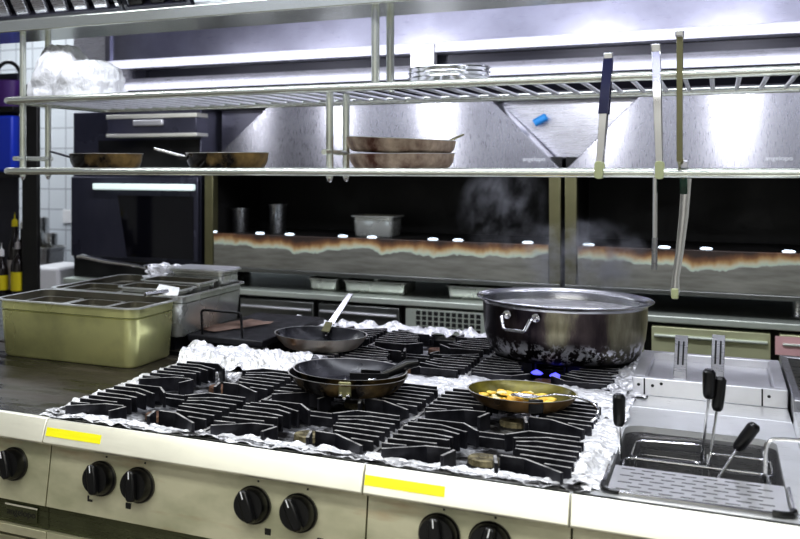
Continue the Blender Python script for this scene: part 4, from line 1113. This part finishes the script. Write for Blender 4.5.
# ------------------------------------------------------------------ steam
def steam(name, label, c, size, dens, seed, tilt=0):
    b = MB(); b.lathe([(0, -1), (.55, -.9), (.85, -.6), (1, 0), (.9, .5), (.6, .85), (0, 1)], 24)
    m = bpy.data.materials.new(name); m.use_nodes = True; t = m.node_tree
    t.nodes.remove(t.nodes['Principled BSDF']); out = t.nodes['Material Output']
    v = N(t, 'ShaderNodeVolumePrincipled'); v.inputs['Color'].default_value = (.9, .92, 1, 1); v.inputs['Anisotropy'].default_value = .2
    tc = N(t, 'ShaderNodeTexCoord'); mp = N(t, 'ShaderNodeMapping'); mp.inputs['Location'].default_value = (seed, seed * 2, 0); mp.inputs['Scale'].default_value = (1.3, 1.3, 1.0)
    t.links.new(tc.outputs['Object'], mp.inputs[0])
    n = noise_tex(t, 1.8, mp.outputs[0], 5, .6)
    r = ramp(t, n, [(.50, (0, 0, 0)), (.78, (1, 1, 1))])
    ln = N(t, 'ShaderNodeVectorMath', operation='LENGTH'); t.links.new(tc.outputs['Object'], ln.inputs[0])
    mr = N(t, 'ShaderNodeMapRange'); mr.inputs[1].default_value = .35; mr.inputs[2].default_value = 1; mr.inputs[3].default_value = dens; mr.inputs[4].default_value = 0
    t.links.new(ln.outputs[1], mr.inputs[0])
    mu = N(t, 'ShaderNodeMath', operation='MULTIPLY'); t.links.new(r.outputs[0], mu.inputs[0]); t.links.new(mr.outputs[0], mu.inputs[1])
    t.links.new(mu.outputs[0], v.inputs['Density']); t.links.new(v.outputs[0], out.inputs['Volume'])
    o = b.build(name, m, loc=c, rot=(0, tilt, 0)); o.scale = size
    return tag(o, label, 'steam', kind='stuff')
steam('steam', 'thin steam rising over the big pot', (-.40, 3.62, 1.21), (.23, .16, .16), 34.0, 1.3)
steam('steam', 'faint steam wisps drifting before the dark oven', (-.72, 4.05, 1.36), (.17, .14, .20), 16.0, 4.1, R(20))

# ------------------------------------------------------------------ light
def area(name, loc, rot, sx, sy, power, col=(1, 1, 1)):
    L = bpy.data.lights.new(name, 'AREA'); L.shape = 'RECTANGLE'; L.size, L.size_y = sx, sy; L.energy = power; L.color = col
    o = bpy.data.objects.new(name, L); COL.objects.link(o); o.location = loc; o.rotation_euler = rot; return o
area('ceiling_panel_light', (-.6, .5, 2.85), (0, 0, 0), 3.6, .6, 95, (1, 1, .90))
area('ceiling_panel_light', (-.6, -1.2, 2.85), (0, 0, 0), 3.6, .6, 60, (1, 1, .92))
area('hood_strip_light', (-.8, 2.25, 2.60), (0, 0, 0), 3.4, .16, 60, (.90, .94, 1))
area('hood_strip_light', (-.8, 3.45, 2.60), (0, 0, 0), 3.4, .16, 34, (.86, .88, 1))
area('aisle_light', (-1.7, 4.3, 2.85), (0, 0, 0), 5.0, .3, 20, (.86, .88, 1))
area('far_corner_light', (-4.2, 5.2, 2.85), (0, 0, 0), .8, 1.2, 40, (.92, .96, 1))
for x, p in ((-2.45, 2), (-1.95, 3.2), (-1.38, 5), (-.51, 5), (.07, 5)):
    area('added_streak_light', (x, 3.86, 2.06), (R(62), 0, 0), .12, .10, p, (.95, .96, 1))  # unseen lights, added to throw streak highlights on the oven hoods

W = bpy.data.worlds.new('kitchen_air'); SC.world = W; W.use_nodes = True
W.node_tree.nodes['Background'].inputs[0].default_value = (.42, .44, .75, 1); W.node_tree.nodes['Background'].inputs[1].default_value = .2

# ------------------------------------------------------------------ camera
cam = bpy.data.cameras.new('camera'); co_ = bpy.data.objects.new('camera', cam); COL.objects.link(co_)
co_.location = (0, 0, 1.52); co_.rotation_euler = (R(90), 0, R(29.0))
cam.sensor_width = 36; cam.lens = 36 * 1026 / 800
cam.shift_x = .3125; cam.shift_y = -103.5 / 800
cam.dof.use_dof = True; cam.dof.focus_distance = 2.75; cam.dof.aperture_fstop = 4.5
cam.clip_start = .05
SC.camera = co_
SC.view_settings.view_transform = 'Standard'
SC.view_settings.look = 'Medium High Contrast'
SC.view_settings.exposure = -.75
SC.cycles.use_denoising = True
SC.cycles.max_bounces = 8
SC.cycles.volume_step_rate = 2
